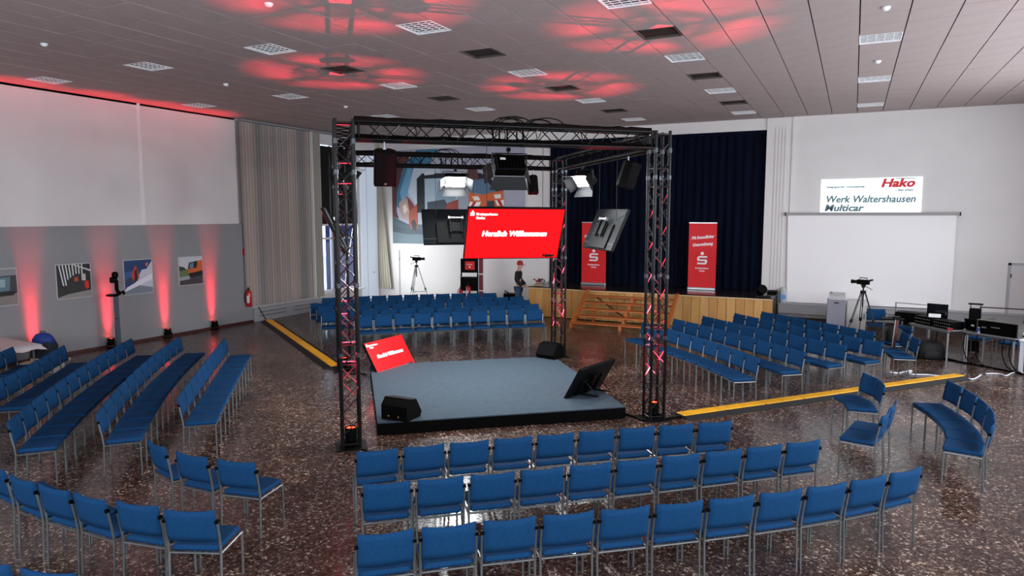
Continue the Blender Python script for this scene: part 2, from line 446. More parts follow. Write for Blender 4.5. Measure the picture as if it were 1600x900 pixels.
# panel door beside the window, with a faint glow added to brighten it
b = MB(); b.box(XU, XU + .03, 21.2, 22.2, .0, 5.72); dn = struct('door_1', b, mat('white_door_added_glow', '#d8e4f2', .5, emit=.2))
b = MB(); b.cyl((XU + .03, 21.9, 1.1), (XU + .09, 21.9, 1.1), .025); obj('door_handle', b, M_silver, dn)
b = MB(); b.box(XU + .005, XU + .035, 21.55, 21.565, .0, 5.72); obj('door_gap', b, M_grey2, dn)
# right door
b = MB(); b.box(3.80, 4.66, YW - .03, YW, 0, 1.99); dn = struct('door_2', b, mat('grey_white_door', '#cfc9c8', .5))
b = MB(); b.box(3.74, 3.80, YW - .045, YW, 0, 2.05); b.box(3.74, 4.75, YW - .045, YW, 1.99, 2.05); obj('door_frame', b, M_grey2, dn)
b = MB(); b.box(3.79, 3.815, YW - .06, YW - .03, 1.66, 1.76); obj('hinge', b, M_black, dn)

# ledge along the back wall
t = thing('wall_ledge', 'long grey ledge box along the back wall under the white screen', 'ledge')
b = MB(); b.box(-1.9, 4.7, YW - .4, YW, .42, .695); obj('front_panel', b, mat('ledge_grey', '#9c9b9b', .6), t)
b = MB(); b.box(-1.93, 4.7, YW - .43, YW, .695, .71); obj('cover_board', b, M_grey2, t)
b = MB(); b.box(-1.9, 4.7, YW - .3, YW, .30, .40); obj('lower_rail', b, mat('ledge_rail', '#8d8886', .6), t)
b = MB(); b.box(-1.9, 4.7, YW - .12, YW, 0, .3); obj('base', b, mat('ledge_base', '#3c2f2a', .7), t)

# ---------------------------------------------------------------- the stage
SX0, SX1, SY, SZ = -9.5, -1.94, 20.62, .985
t = thing('stage', 'raised wooden stage with plank front at the back wall', 'stage')
b = MB(); b.box(SX0, SX1, SY, YW - .09, SZ - .03, SZ); b.box(SX0 + .02, -2.46, YW - .09, YW + .45, SZ - .03, SZ); obj('stage_floor', b, mat('dark_stage_boards', '#2a2524', .22, vary=.15, scale=2), t)
b = MB(); b.box(SX0 + .01, SX1 - .02, SY + .1, YW - .1, 0, SZ - .03); obj('core', b, mat('shaded_wood_side', '#2b1a12', .6), t)  # shade on the stage's end face put into the dark brown
M_ply = mat('pale_plywood', '#c4924f', .5, vary=.08, scale=4, stretch=(3, 3, .4)); M_ply2 = mat('pale_plywood_light', '#cb9c5c', .5, vary=.08, scale=4, stretch=(3, 3, .4))
M_ply3 = mat('tan_plywood', '#b98848', .5, vary=.08, scale=4, stretch=(3, 3, .4))
n = 30; w = (SX1 - SX0) / n
for k in range(n):
    b = MB(); b.rbox(SX0 + k * w + .005, SX0 + (k + 1) * w - .005, SY + .03, SY + .06, .02, SZ - .06, .003)
    obj('panel', b, (M_ply, M_ply2, M_ply3)[(k * 7) % 3], t)
b = MB(); b.box(SX0, SX1, SY - .0, SY + .07, SZ - .06, SZ - .002); obj('edge_strip', b, mat('light_edge', '#dcc393', .45), t)

M_or = mat('varnished_pine', '#b4622a', .35, vary=.15, scale=6, stretch=(.5, 3, 3))
t = thing('stage_stairs', 'wide varnished pine steps leaning on the stage front behind the truss', 'stairs')
X1, X2 = -7.42, -4.55
lev = [(.83, 20.45), (.66, 20.15), (.49, 19.85), (.32, 19.55), (.15, 19.25)]
for x in (X1, X2 - .07):
    b = MB(); b.prism([(19.05, 0), (19.28, 0), (20.62, .97), (20.62, 1.0), (20.42, 1.0), (19.05, .12)], x, x + .06, plane='YZ'); obj('stringer', b, M_or, t)
for z, y in lev:
    b = MB(); b.box(X1 + .06, X2 - .07, y - .15, y + .15, z - .035, z); obj('tread', b, M_or, t)
for z, y in lev:
    b = MB(); b.box(-5.95, -5.87, y - .12, y + .1, max(0, z - .2), z - .035); obj('support_block', b, M_or, t)
b = MB(); b.cyl((X1 + .3, 20.5, .78), (-5.9, 19.9, .2), .025, 6); obj('diagonal_brace', b, mat('dark_pine', '#5f3719', .5), t)
b = MB(); b.box(-7.05, -6.98, 19.95, 20.03, 0, .6); obj('post', b, M_or, t)

t = thing('stage_curtain', 'dark navy pleated stage curtain closed across the stage opening', 'curtain')
M_navy = mat('navy_velvet', '#040a1c', .85, vary=.5, scale=3, stretch=(3, 3, .2), spec=.1)
k = 6; xx = [-9.5 + 7.06 * i / k for i in range(k + 1)]
for i in range(k):
    obj('curtain_panel', pleats(xx[i], YW + .12 + .02 * (i % 2), xx[i + 1] + .05, YW + .12 + .02 * (i % 2), SZ + .01, 5.9, .05, .21 + .03 * (i % 3)), M_navy, t)
b = MB(); b.box(-9.5, -2.44, YW + .02, YW + .2, 5.74, 5.84); obj('pelmet', b, M_navy, t)

# roll-up banners
def banner(x, y, label, script=True):
    t = thing('rollup_banner', label, 'banner', (x, y, SZ), group='red roll-up banners on the stage')
    b = MB(); b.box(-.425, .425, -.004, .004, .08, 2.08); obj('banner_sheet', b, M_red, t)
    b = MB(); b.rbox(-.43, .43, -.06, .06, .0, .085, .015); obj('cassette', b, M_silver, t)
    b = MB(); b.box(-.43, .43, -.012, .012, 2.07, 2.10); obj('top_rail', b, M_silver, t)
    b = MB(); b.cyl((0, .05, .05), (0, .03, 2.08), .012); obj('pole', b, M_silver, t)
    put_text('Mit freundlicher', .135, M_wt, t, 0, 1.60, -.006, shear=.35, align='CENTER', rz=-.10, sx=.78, heavy=.012)
    put_text('Unterstützung', .135, M_wt, t, 0, 1.38, -.006, shear=.35, align='CENTER', rz=-.10, sx=.78, heavy=.012)
    s_mark(t, 0, .93, .30, M_wt, -.006)
    put_text('Kreissparkasse', .068, M_wt, t, 0, .66, -.006, align='CENTER', heavy=.005); put_text('Gotha', .068, M_wt, t, 0, .575, -.006, align='CENTER', heavy=.005)
    return t


banner(-7.73, 22.0, 'red roll-up banner on the stage partly hidden by the tilted hanging screen')
banner(-4.18, 22.0, 'red roll-up banner standing alone on the stage right of the truss')

# projection screen and the lit projection above it
t = thing('projection_screen', 'large white projection screen hanging on the back wall', 'screen')
b = MB(); b.add([(-1.76, YW - .12, 3.30), (2.49, YW - .12, 3.33), (2.49, YW - .12, .745), (-1.70, YW - .12, .72)], [(0, 3, 2, 1)])
b.add([(-1.76, YW - .115, 3.30), (2.49, YW - .115, 3.33), (2.49, YW - .115, .745), (-1.70, YW - .115, .72)], [(0, 1, 2, 3)])
obj('screen_cloth', b, mat('screen_white', '#f6f3f1', .6), t)
b = MB(); b.box(-1.82, 2.55, YW - .17, YW - .07, 3.30, 3.38); obj('casing', b, mat('casing_grey', '#9b9694', .5), t)
for x in (-1.84, 2.55):
    b = MB(); b.box(x, x + .03, YW - .18, YW - .06, 3.29, 3.39); obj('end_cap', b, M_black, t)
t = thing('projected_sign', 'bright white lit sign with red lettering on the wall above the screen', 'sign', (0, YW - .02, 0))
b = MB(); b.add([(-.905, 0, 4.33), (1.65, 0, 4.36), (1.652, 0, 3.39), (-.90, 0, 3.39), (-.905, .02, 4.33), (1.65, .02, 4.36), (1.652, .02, 3.39), (-.90, .02, 3.39)],
                [(0, 3, 2, 1), (4, 5, 6, 7), (0, 1, 5, 4), (1, 2, 6, 5), (2, 3, 7, 6), (3, 0, 4, 7)])
obj('lit_panel', b, mat('lit_white', '#f2ffff', .5, emit=.62), t)
M_rs = mat('sign_red', '#c01c28', .5, emit=.2); M_gs = mat('sign_grey', '#64787f', .6, emit=.12)
put_text('Hako', .325, M_rs, t, .64, 4.095, -.006, shear=.25, bold=.004, sx=1.15, heavy=.024)
put_text('Clean ahead', .105, M_gs, t, 1.0, 3.975, -.004, shear=.2, heavy=.008, sx=.85)
put_text('Reinigungstechnik - Kommunaltechnik', .075, M_gs, t, -.75, 4.09, -.004, heavy=.008, sx=.85)
put_text('Werk Waltershausen', .28, M_gs, t, -.77, 3.67, -.006, shear=.22, bold=.002, sx=.93, heavy=.014)
put_text('Multicar', .27, M_gs, t, -.79, 3.425, -.006, shear=.22, bold=.002, sx=1.12, heavy=.019)
b = MB(); b.box(.98, 1.50, -.004, -.002, 4.315, 4.335); obj('stripe', b, M_gs, t)

# flat prints -----------------------------------------------------------------
def prints(parent, polys, fx, name='print', step=.0008, face='Y'):
    b = MB(); ms = []
    for k, (col, pts) in enumerate(polys):
        m = mat('ink_' + col.strip('#'), col, .5)
        if m not in ms: ms.append(m)
        b.cur = ms.index(m); q = [fx(*p) for p in pts]; d = -step * (k + 1)
        vs = [(a, d, z) if face == 'Y' else (-d, a, z) for a, z in q]
        b.add(vs, [tuple(range(len(vs)))])
    return obj(name, b, ms, parent)


t = thing('wall_mural', 'huge printed wall picture of an orange municipal truck', 'picture', (0, YW, 0))
b = MB(); b.box(-16.06, -10.42, -.03, 0, 2.22, 5.76); obj('board', b, mat('mural_base', '#8c98a8', .5), t)
fx = lambda px, py: (-16.05 + (px - 613) / 207 * 5.62, 5.75 - (py - 236) / 144 * 3.52)
mu = [('#a9aabb', [(613, 236), (820, 236), (820, 380), (613, 380)]),
      ('#3d7390', [(655, 236), (690, 236), (672, 262), (640, 300), (632, 330), (618, 320), (620, 290), (636, 260)]),
      ('#6ba1bd', [(640, 262), (648, 258), (642, 300), (630, 318), (626, 300)]),
      ('#b9c6d2', [(650, 262), (690, 256), (700, 300), (660, 330), (640, 300)]),
      ('#a8948c', [(624, 318), (634, 306), (642, 322), (640, 345), (628, 340)]),
      ('#d9c4b4', [(630, 322), (636, 318), (639, 328), (633, 334)]),
      ('#5b3130', [(613, 238), (648, 238), (630, 270), (621, 300), (620, 330), (624, 342), (613, 338)]),
      ('#3f5560', [(613, 338), (640, 350), (820, 352), (820, 380), (613, 380)]),
      ('#566d78', [(613, 362), (660, 366), (700, 380), (613, 380)]),
      ('#2f414b', [(613, 352), (640, 358), (700, 362), (640, 366), (613, 362)]),
      ('#7a2e31', [(638, 306), (648, 318), (656, 332), (654, 345), (642, 330)]),
      ('#a04a34', [(641, 332), (655, 318), (656, 356), (645, 358), (641, 350)]),
      ('#1d242b', [(645, 346), (650, 342), (654, 350), (653, 360), (647, 360)]),
      ('#161b22', [(655, 280), (664, 272), (756, 274), (768, 280), (790, 300), (788, 304), (758, 304), (740, 296), (735, 330), (655, 332)]),
      ('#9fb3bf', [(668, 280), (735, 280), (740, 330), (668, 330)]),
      ('#7f95a3', [(690, 284), (720, 282), (716, 326), (684, 326)]),
      ('#33414c', [(672, 316), (700, 312), (710, 330), (672, 330)]),
      ('#54718a', [(741, 284), (762, 282), (778, 300), (786, 304), (760, 306), (741, 302)]),
      ('#8f9aa5', [(721, 300), (739, 300), (739, 330), (721, 330)]),
      ('#8d3530', [(704, 318), (722, 312), (722, 330), (700, 330)]),
      ('#d0602e', [(738, 302), (756, 306), (789, 300), (791, 332), (738, 336)]),
      ('#e9e2d8', [(743, 308), (753, 308), (756, 314), (746, 314)]), ('#e9e2d8', [(776, 306), (786, 305), (787, 311), (778, 312)]),
      ('#f0f0ee', [(740, 316), (757, 316), (754, 323), (738, 323)]), ('#c2242a', [(745, 316), (750, 316), (746, 323), (741, 323)]),
      ('#f0f0ee', [(778, 314), (791, 314), (791, 322), (781, 322)]), ('#c2242a', [(781, 314), (786, 314), (790, 322), (785, 322)]),
      ('#2d3944', [(766, 315), (777, 315), (777, 325), (766, 325)]),
      ('#5b3436', [(734, 262), (750, 264), (754, 284), (740, 282)]),
      ('#cdd0d6', [(668, 270), (684, 269), (684, 274), (668, 275)]), ('#cdd0d6', [(716, 269), (736, 269), (736, 273), (716, 274)])]
prints(t, mu, fx).location = (0, -.031, 0)
t['label'] = 'huge printed wall picture of an orange truck behind the truss'

# framed photographs on the left wall
def wallpic(y0, y1, z0, z1, polys, label):
    t = thing('wall_photo', label, 'picture', (XLW, 0, 0), group='photographs on the left wall')
    b = MB(); b.box(0, .03, y0, y1, z0, z1); obj('board', b, mat('photo_edge', '#b9b9b9', .5), t)
    fx = lambda u, v: (y0 + .02 + u * (y1 - y0 - .04), z1 - .02 - v * (z1 - z0 - .04))
    o = prints(t, polys, fx, face='X'); o.location = (.031, 0, 0)


full = [(0, 0), (1, 0), (1, 1), (0, 1)]
wallpic(8.10, 8.99, 1.32, 2.15, [('#3a3f42', full), ('#8a8f90', [(0, 0), (1, 0), (1, .18), (0, .2)]), ('#5f7f8a', [(.5, .22), (.85, .22), (.82, .6), (.5, .62)]), ('#9fb4b8', [(.6, .28), (.72, .28), (.72, .5), (.6, .5)]),
        ('#141414', [(.2, .3), (.5, .25), (.6, .75), (.15, .8)]), ('#a8242a', [(.3, .55), (.56, .56), (.58, .66), (.3, .68)]), ('#87807a', [(0, .72), (1, .68), (1, 1), (0, 1)]), ('#1c1918', [(.3, .64), (1, .62), (.9, .74), (.3, .76)])],
        'leftmost wall photograph, cut by the left edge, grey garage scene')
st = [('#1c1d1f', full)] + [('#d5d6d4', [(.06 + k * .095, 0), (.1 + k * .095, 0), (.2 + k * .08, .62), (.16 + k * .08, .62)]) for k in range(8)] + \
     [('#c9cac8', [(.5, 0), (1, .18), (1, .24), (.44, .0)]), ('#23281f', [(0, .66), (.4, .62), (.4, .95), (0, .97)]), ('#2a2a2c', [(.3, .45), (.55, .28), (.8, .3), (.82, .85), (.32, .9)]),
      ('#c9c4ba', [(.72, .3), (.84, .3), (.84, .5), (.72, .5)]), ('#c24a2c', [(.5, .4), (.6, .38), (.62, .5), (.5, .52)]), ('#cf2c22', [(.8, .52), (.92, .52), (.94, .72), (.86, .78), (.8, .7)]),
      ('#8e8b86', [(.3, .88), (1, .8), (1, 1), (0, 1), (0, .96)]), ('#111', [(.34, .7), (.5, .68), (.5, .92), (.36, .92)])][:-1]
wallpic(9.82, 10.66, 1.33, 2.16, st, 'wall photograph of a striped facade with street machines')
wallpic(11.50, 12.32, 1.265, 2.17, [('#22406e', full), ('#3b5f92', [(0, .35), (.5, .3), (.45, .6), (0, .62)]), ('#c7ced9', [(0, .85), (.35, .7), (.62, .3), (.8, .28), (1, .05), (1, 1), (0, 1)]), ('#e6e9ee', [(.05, .8), (.5, .62), (1, .42), (1, .6), (.4, .8), (0, .95)]),
        ('#7e8794', [(.0, .92), (.5, .76), (1, .85), (1, 1), (0, 1)]), ('#3a4350', [(.05, .55), (.25, .5), (.3, .62), (.05, .66)]), ('#c8452c', [(.24, .42), (.4, .15), (.5, .4), (.52, .55), (.3, .62)]), ('#20242e', [(.36, .3), (.44, .28), (.46, .62), (.34, .64)]), ('#d46a50', [(.76, .12), (.86, .08), (.84, .2), (.78, .2)])],
        'wall photograph of an orange snow vehicle against blue sky and snow')
wallpic(13.11, 13.91, 1.355, 2.16, [('#c9ced2', full), ('#6d7f4f', [(0, .45), (1, .4), (1, .75), (0, .75)]), ('#37452f', [(0, .3), (.22, .36), (.3, .46), (0, .48)]), ('#4a4346', [(0, .82), (.5, .66), (1, .6), (1, 1), (0, 1)]), ('#a4a9aa', [(0, .7), (.4, .68), (.45, .8), (0, .84)]),
        ('#d2652a', [(.36, .42), (.7, .4), (.82, .15), (1, .12), (1, .6), (.4, .64)]), ('#1d2328', [(.42, .2), (.8, .14), (.74, .4), (.36, .42)]), ('#6f8796', [(.46, .24), (.62, .2), (.6, .4), (.42, .4)]), ('#15161a', [(.36, .6), (1, .52), (1, .68), (.5, .74)])],
        'wall photograph of an orange truck on a wet road')

# ---------------------------------------------------------------- podium in the truss
PA = R(39.0); PM = Matrix.Translation((-6.29, 8.25, 0)) @ Matrix.Rotation(PA, 4, 'Z')
t = thing('podium', 'low square podium with blue grey carpet and black skirt inside the truss', 'podium', (-6.29, 8.25, 0), PA)
b = MB(); b.rbox(0, 3.98, 0, 4.2, .0, .185, .01); obj('skirt', b, mat('podium_skirt', '#020202', .7, spec=.06), t)
b = MB(); b.box(0.004, 3.976, .004, 4.196, .185, .2); obj('carpet', b, mat('grey_blue_carpet', '#3d4851', .95, vary=.14, scale=9, stretch=(1, 2.5, 1), bump=.3, bscale=200, spec=.1), t)
CHAIRS = {
    'F1': [(-4.637,6.031,3.893),(-4.265,6.376,3.885),(-3.89,6.719,3.876),(-3.511,7.057,3.867),(-3.129,7.392,3.856),(-2.743,7.723,3.845),(-2.352,8.05,3.833),(-1.958,8.372,3.82),(-1.559,8.688,3.806)],
    'F2': [(-3.986,5.341,3.827),(-3.595,5.663,3.835),(-3.207,5.988,3.843),(-2.822,6.317,3.851),(-2.439,6.648,3.859),(-2.059,6.982,3.866),(-1.681,7.319,3.874),(-1.305,7.659,3.881),(-0.932,8.002,3.888),(-0.561,8.347,3.894)],
    'F3': [(-3.386,4.489,3.866),(-2.996,4.824,3.838),(-2.601,5.149,3.82),(-2.203,5.467,3.812),(-1.806,5.782,3.813),(-1.413,6.098,3.825),(-1.026,6.419,3.845),(-0.65,6.749,3.876),(-0.288,7.089,3.917),(0.056,7.444,3.967),(0.379,7.816,4.028)],
    'G1': [(-6.706,5.195,2.875),(-6.139,5.127,3.167),(-5.613,5.189,3.345)],
    'G2': [(-7.552,4.021,2.987),(-7.012,3.959,3.066),(-6.523,3.954,3.152),(-6.032,3.973,3.136),(-5.538,4.047,3.321),(-5.062,4.135,3.541)],
    'G3': [(-5.562,2.908,3.245),(-5.058,3.002,3.408)],
    'L1': [(-8.164,6.686,2.299),(-8.488,7.05,2.297),(-8.812,7.415,2.295),(-9.134,7.781,2.293),(-9.456,8.147,2.291),(-9.778,8.514,2.289),(-10.098,8.882,2.287),(-10.418,9.25,2.285),(-10.737,9.619,2.283),(-11.055,9.989,2.28)],
    'L2': [(-8.416,5.698,2.386),(-8.774,6.04,2.372),(-9.127,6.386,2.358),(-9.475,6.738,2.344),(-9.818,7.094,2.331),(-10.156,7.455,2.317),(-10.489,7.821,2.303),(-10.817,8.191,2.289),(-11.14,8.566,2.275),(-11.458,8.945,2.261),(-11.77,9.329,2.247),(-12.077,9.717,2.233)],
    'L3': [(-9.055,5.01,2.387),(-9.419,5.358,2.372),(-9.778,5.711,2.357),(-10.131,6.069,2.342),(-10.479,6.433,2.326),(-10.821,6.801,2.311),(-11.157,7.175,2.296),(-11.488,7.554,2.28),(-11.813,7.938,2.265),(-12.131,8.327,2.249),(-12.444,8.721,2.234),(-12.75,9.12,2.218)],
    'L4': [(-11.273,5.963,2.299),(-11.596,6.325,2.304),(-11.922,6.684,2.309),(-12.25,7.042,2.315),(-12.579,7.398,2.32),(-12.911,7.753,2.326),(-13.244,8.105,2.331)],
    'L5': [(-13.963,7.564,2.292),(-13.633,7.189,2.292)],
    'B1': [(-10.724,13.658,0.812),(-10.383,14.011,0.791),(-10.034,14.356,0.77),(-9.678,14.693,0.748),(-9.315,15.023,0.727),(-8.945,15.345,0.706),(-8.568,15.659,0.684),(-8.184,15.965,0.663),(-7.794,16.263,0.641),(-7.398,16.552,0.62)],
    'B2': [(-12.042,13.923,0.674),(-11.652,14.238,0.683),(-11.264,14.556,0.691),(-10.879,14.877,0.7),(-10.497,15.202,0.709),(-10.118,15.53,0.718),(-9.741,15.862,0.727),(-9.368,16.197,0.735),(-8.998,16.535,0.744),(-8.63,16.876,0.753),(-8.266,17.221,0.762),(-7.905,17.569,0.771)],
    'B3': [(-12.976,14.763,0.602),(-12.552,15.058,0.614),(-12.132,15.358,0.626),(-11.716,15.662,0.637),(-11.303,15.972,0.649),(-10.894,16.286,0.66),(-10.488,16.604,0.672),(-10.087,16.928,0.683),(-9.688,17.256,0.695),(-9.294,17.588,0.706),(-8.903,17.925,0.717),(-8.516,18.266,0.728)],
    'B4': [(-13.448,15.089,0.772),(-13.096,15.429,0.765),(-12.742,15.767,0.758),(-12.385,16.103,0.752),(-12.026,16.436,0.745),(-11.665,16.766,0.738),(-11.302,17.094,0.731),(-10.937,17.419,0.724),(-10.569,17.742,0.717),(-10.199,18.063,0.71),(-9.826,18.38,0.703),(-9.452,18.696,0.696),(-9.075,19.008,0.689)],
    'B5': [(-14.046,16.292,0.869),(-13.722,16.665,0.839),(-13.386,17.027,0.808),(-13.039,17.379,0.777),(-12.682,17.719,0.745),(-12.314,18.048,0.713),(-11.936,18.365,0.681),(-11.547,18.669,0.649),(-11.149,18.961,0.617),(-10.742,19.24,0.585),(-10.326,19.506,0.553)],
    'R1': [(-4.331,15.498,-0.692),(-3.966,15.186,-0.723),(-3.611,14.863,-0.754),(-3.267,14.529,-0.786),(-2.933,14.184,-0.817),(-2.61,13.829,-0.848),(-2.298,13.465,-0.879),(-1.998,13.09,-0.91),(-1.709,12.707,-0.941)],
    'R2': [(-3.81,16.4,-0.706),(-3.44,16.079,-0.725),(-3.075,15.75,-0.743),(-2.717,15.415,-0.762),(-2.366,15.073,-0.78),(-2.02,14.725,-0.799),(-1.682,14.37,-0.818),(-1.35,14.009,-0.837),(-1.025,13.642,-0.855)],
    'R3': [(-3.284,17.186,-0.763),(-2.929,16.85,-0.752),(-2.57,16.518,-0.742),(-2.208,16.189,-0.731),(-1.842,15.865,-0.72),(-1.473,15.545,-0.709),(-1.1,15.229,-0.698),(-0.724,14.917,-0.687),(-0.344,14.609,-0.676)],
    'R4': [(-2.658,18.042,-0.791),(-2.302,17.686,-0.78),(-1.942,17.334,-0.768),(-1.578,16.986,-0.756),(-1.21,16.643,-0.744),(-0.837,16.304,-0.732),(-0.461,15.97,-0.72),(-0.081,15.64,-0.708),(0.304,15.315,-0.696)],
    'R5': [(-2.043,18.671,-0.708),(-1.662,18.342,-0.719),(-1.285,18.008,-0.73),(-0.912,17.67,-0.74),(-0.542,17.329,-0.751),(-0.176,16.983,-0.761),(0.187,16.634,-0.772)],
    'R5b': [(0.856,16.711,-1.314),(1.005,16.141,-1.314)],
    'K1': [(0.125,11.905,-1.073),(0.236,11.521,-1.432)],
    'K2': [(0.228,9.875,4.492),(0.33,10.369,4.526)],
    'K3': [(1.216,11.916,-1.256),(1.345,11.44,-1.357),(1.421,10.957,-1.472),(1.436,10.474,4.674),(1.379,10.001,4.512)],
}
# ---------------------------------------------------------------- truss
TA, TB, TC, TD = Vector((-6.344, 7.709, 0)), Vector((-2.792, 10.963, 0)), Vector((-6.102, 14.939, 0)), Vector((-9.641, 11.546, 0))
HS, CR, ZT = .12, .025, 4.46          # half side between chords, chord radius, height of the beam centre line
BL = math.hypot(.24, .25)
bb = MB(); bb.cyl((0, 0, 0), (0, 0, BL), .009, 6, caps=False); brace_me = bb.mesh('brace', M_alu); tbrace_me = bb.mesh('brace', M_tbrace)
rb = MB(); rb.cyl((0, 0, 0), (0, 0, .24), .012, 6, caps=False); rung_me = rb.mesh('rung', M_alu); trung_me = rb.mesh('rung', M_tbrace)


def lattice(t, L, M, start=.1, tower=False):
    """square lattice girder along local Z from 0 to L, M places it in the thing's frame"""
    for sx, sy in ((-1, -1), (1, -1), (1, 1), (-1, 1)):
        b = MB(); b.cyl((sx * HS, sy * HS, 0), (sx * HS, sy * HS, L), CR, 10); obj('chord', b, M_tower if tower else M_alu, t, M=M)
    n = int((L - 2 * start) / .25); z0 = (L - n * .25) / 2
    cs = [Vector((-HS, -HS, 0)), Vector((HS, -HS, 0)), Vector((HS, HS, 0)), Vector((-HS, HS, 0))]
    for f in range(4):
        a, c = cs[f], cs[(f + 1) % 4]
        for k in range(n):
            p, q = (a, c) if k % 2 == 0 else (c, a)
            p = p + Vector((0, 0, z0 + k * .25)); q = q + Vector((0, 0, z0 + (k + 1) * .25))
            o = obj('brace', tbrace_me if tower else brace_me, None, t, M=M @ Matrix.Translation(p) @ (q - p).to_track_quat('Z', 'Y').to_matrix().to_4x4())
        for z in (.05, L - .05):
            p = a + Vector((0, 0, z)); q = c + Vector((0, 0, z))
            obj('rung', trung_me if tower else rung_me, None, t, M=M @ Matrix.Translation(p) @ (q - p).to_track_quat('Z', 'Y').to_matrix().to_4x4())


TR = R(42)
names = {'near left': (TA, 'stands left of the near podium corner'), 'near right': (TB, 'standing at the right podium corner by the yellow ramp'),
         'far right': (TC, 'standing at the far right podium corner'), 'far left': (TD, 'standing behind the near left tower')}
for nm, (p, w) in names.items():
    t = thing('truss_tower', 'black lattice truss tower, the %s one of four' % nm, 'truss', p, TR, 'lattice truss towers')
    lattice(t, ZT + .145 - .012, Matrix.Translation((0, 0, .012)), tower=True)
    b = MB(); b.rbox(-.22, .22, -.22, .22, 0, .012, .003); obj('base_plate', b, M_black, t)
    b = MB()
    for sx in (-1, 1):
        for sy in (-1, 1): b.cyl((sx * HS, sy * HS, 4.27), (sx * HS, sy * HS, 4.34), .034, 10); b.cyl((sx * HS, sy * HS, 2.3), (sx * HS, sy * HS, 2.36), .033, 10); b.cyl((sx * HS, sy * HS, 1.32), (sx * HS, sy * HS, 1.38), .033, 10); b.cyl((sx * HS, sy * HS, 3.86), (sx * HS, sy * HS, 3.92), .033, 10)
    obj('coupler', b, mat('coupler_steel', '#4a4d50', .35, .8), t)
    for z in (1.22, 1.5, 3.75, 4.03):
        for f in range(4):
            cs = [Vector((-HS, -HS, z)), Vector((HS, -HS, z)), Vector((HS, HS, z)), Vector((-HS, HS, z))]; a, c = cs[f], cs[(f + 1) % 4]
            obj('rung', trung_me, None, t, M=Matrix.Translation(a) @ (c - a).to_track_quat('Z', 'Y').to_matrix().to_4x4())
    # red uplight standing inside the tower foot
    u = thing('tower_uplight', 'small black spotlight glowing red inside the foot of the %s truss tower' % nm, 'spotlight', (p.x, p.y, .012), TR, 'red uplights in the truss towers')
    b = MB(); b.lathe([(.075, .06), (.085, .08), (.085, .27), (.078, .275), (.074, .255)], 16); obj('housing', b, M_blackp, u)
    b = MB(); b.rbox(-.09, .09, -.07, .07, 0, .06, .01); obj('base', b, M_blackp, u)
    b = MB()
    for a in range(7):
        x, y = (0, 0) if a == 0 else (.045 * cos(a * pi / 3), .045 * sin(a * pi / 3)); b.lathe([(.018, .256), (.016, .262), (.0005, .265)], 8, Matrix.Translation((x, y, 0)))
    obj('lens', b, mat('red_glow', '#ff2a12', .4, emit=14), u)
    spot('red_uplight', (p.x, p.y, .31), (p.x, p.y, 6), 2300, 38, (1, .03, .07), .8, .035)


def beam(P, Q, label):
    d = (Q - P).normalized(); L = (Q - P).length - .30; a = math.atan2(d.y, d.x)
    t = thing('truss_beam', label, 'truss', (P.x + d.x * .15, P.y + d.y * .15, ZT), a, 'lattice truss beams')
    lattice(t, L, Matrix.Rotation(pi / 2, 4, 'Y'), .1)
    return t


beam(TA, TB, 'black lattice beam at the top, nearest the camera'); beam(TB, TC, 'black lattice beam at the top along the right side')
beam(TC, TD, 'black lattice beam at the top, farthest from the camera'); beam(TD, TA, 'black lattice beam at the top along the left side')
MC = Vector((-6.22, 11.29, 0))
# cables lying on the truss
for k, (P, Q, nn) in enumerate(((TA, TB, 'nearest beam'), (TD, TC, 'farthest beam'))):
    b = MB(); d = Q - P; pts = []
    for i in range(41):
        f = .03 + .94 * i / 40; p = P + d * f; pts.append((p.x + random.uniform(-.02, .02), p.y + random.uniform(-.02, .02), ZT + .16 + random.uniform(0, .015)))
    b.tube(pts, .03, 6); nx_ = Vector((-d.y, d.x, 0)).normalized() * .11
    b.tube([(q[0] + nx_.x, q[1] + nx_.y, q[2] - .005) for q in pts], .026, 5); b.tube([(q[0] - nx_.x, q[1] - nx_.y, ZT - .085 + (q[2] - ZT - .16)) for q in pts], .022, 5)
    for c in (.5, .6) if k == 0 else (.45,):
        for rr in (.16, .2, .14):
            p = P + d * (c + random.uniform(-.02, .02)); ux = d.normalized()
            b.tube([(p.x + ux.x * rr * 1.3 * cos(a * .35), p.y + ux.y * rr * 1.3 * cos(a * .35), ZT + .17 + abs(rr * .55 * sin(a * .35)) ) for a in range(19)], .009, 5)
    for c in (.2, .3, .34, .43, .47, .53, .57, .72):
        p = P + d * c; b.tube([(p.x, p.y, ZT + .16), (p.x + .05, p.y, ZT + .0), (p.x + random.uniform(-.05, .1), p.y, ZT - .1), (p.x + .1, p.y, ZT + .02), (p.x + .14, p.y + .02, ZT + .16)], .007, 5)
    for c in (.44, .46, .485, .515, .535):
        p = P + d * c; b.cyl((p.x, p.y, ZT - .15), (p.x, p.y, ZT + .16), .013, 6)
    tag(obj('cable_bundle', b, M_blackp), 'black cables looped along the %s of the truss' % nn, 'cable', 'cable bundles on the truss')


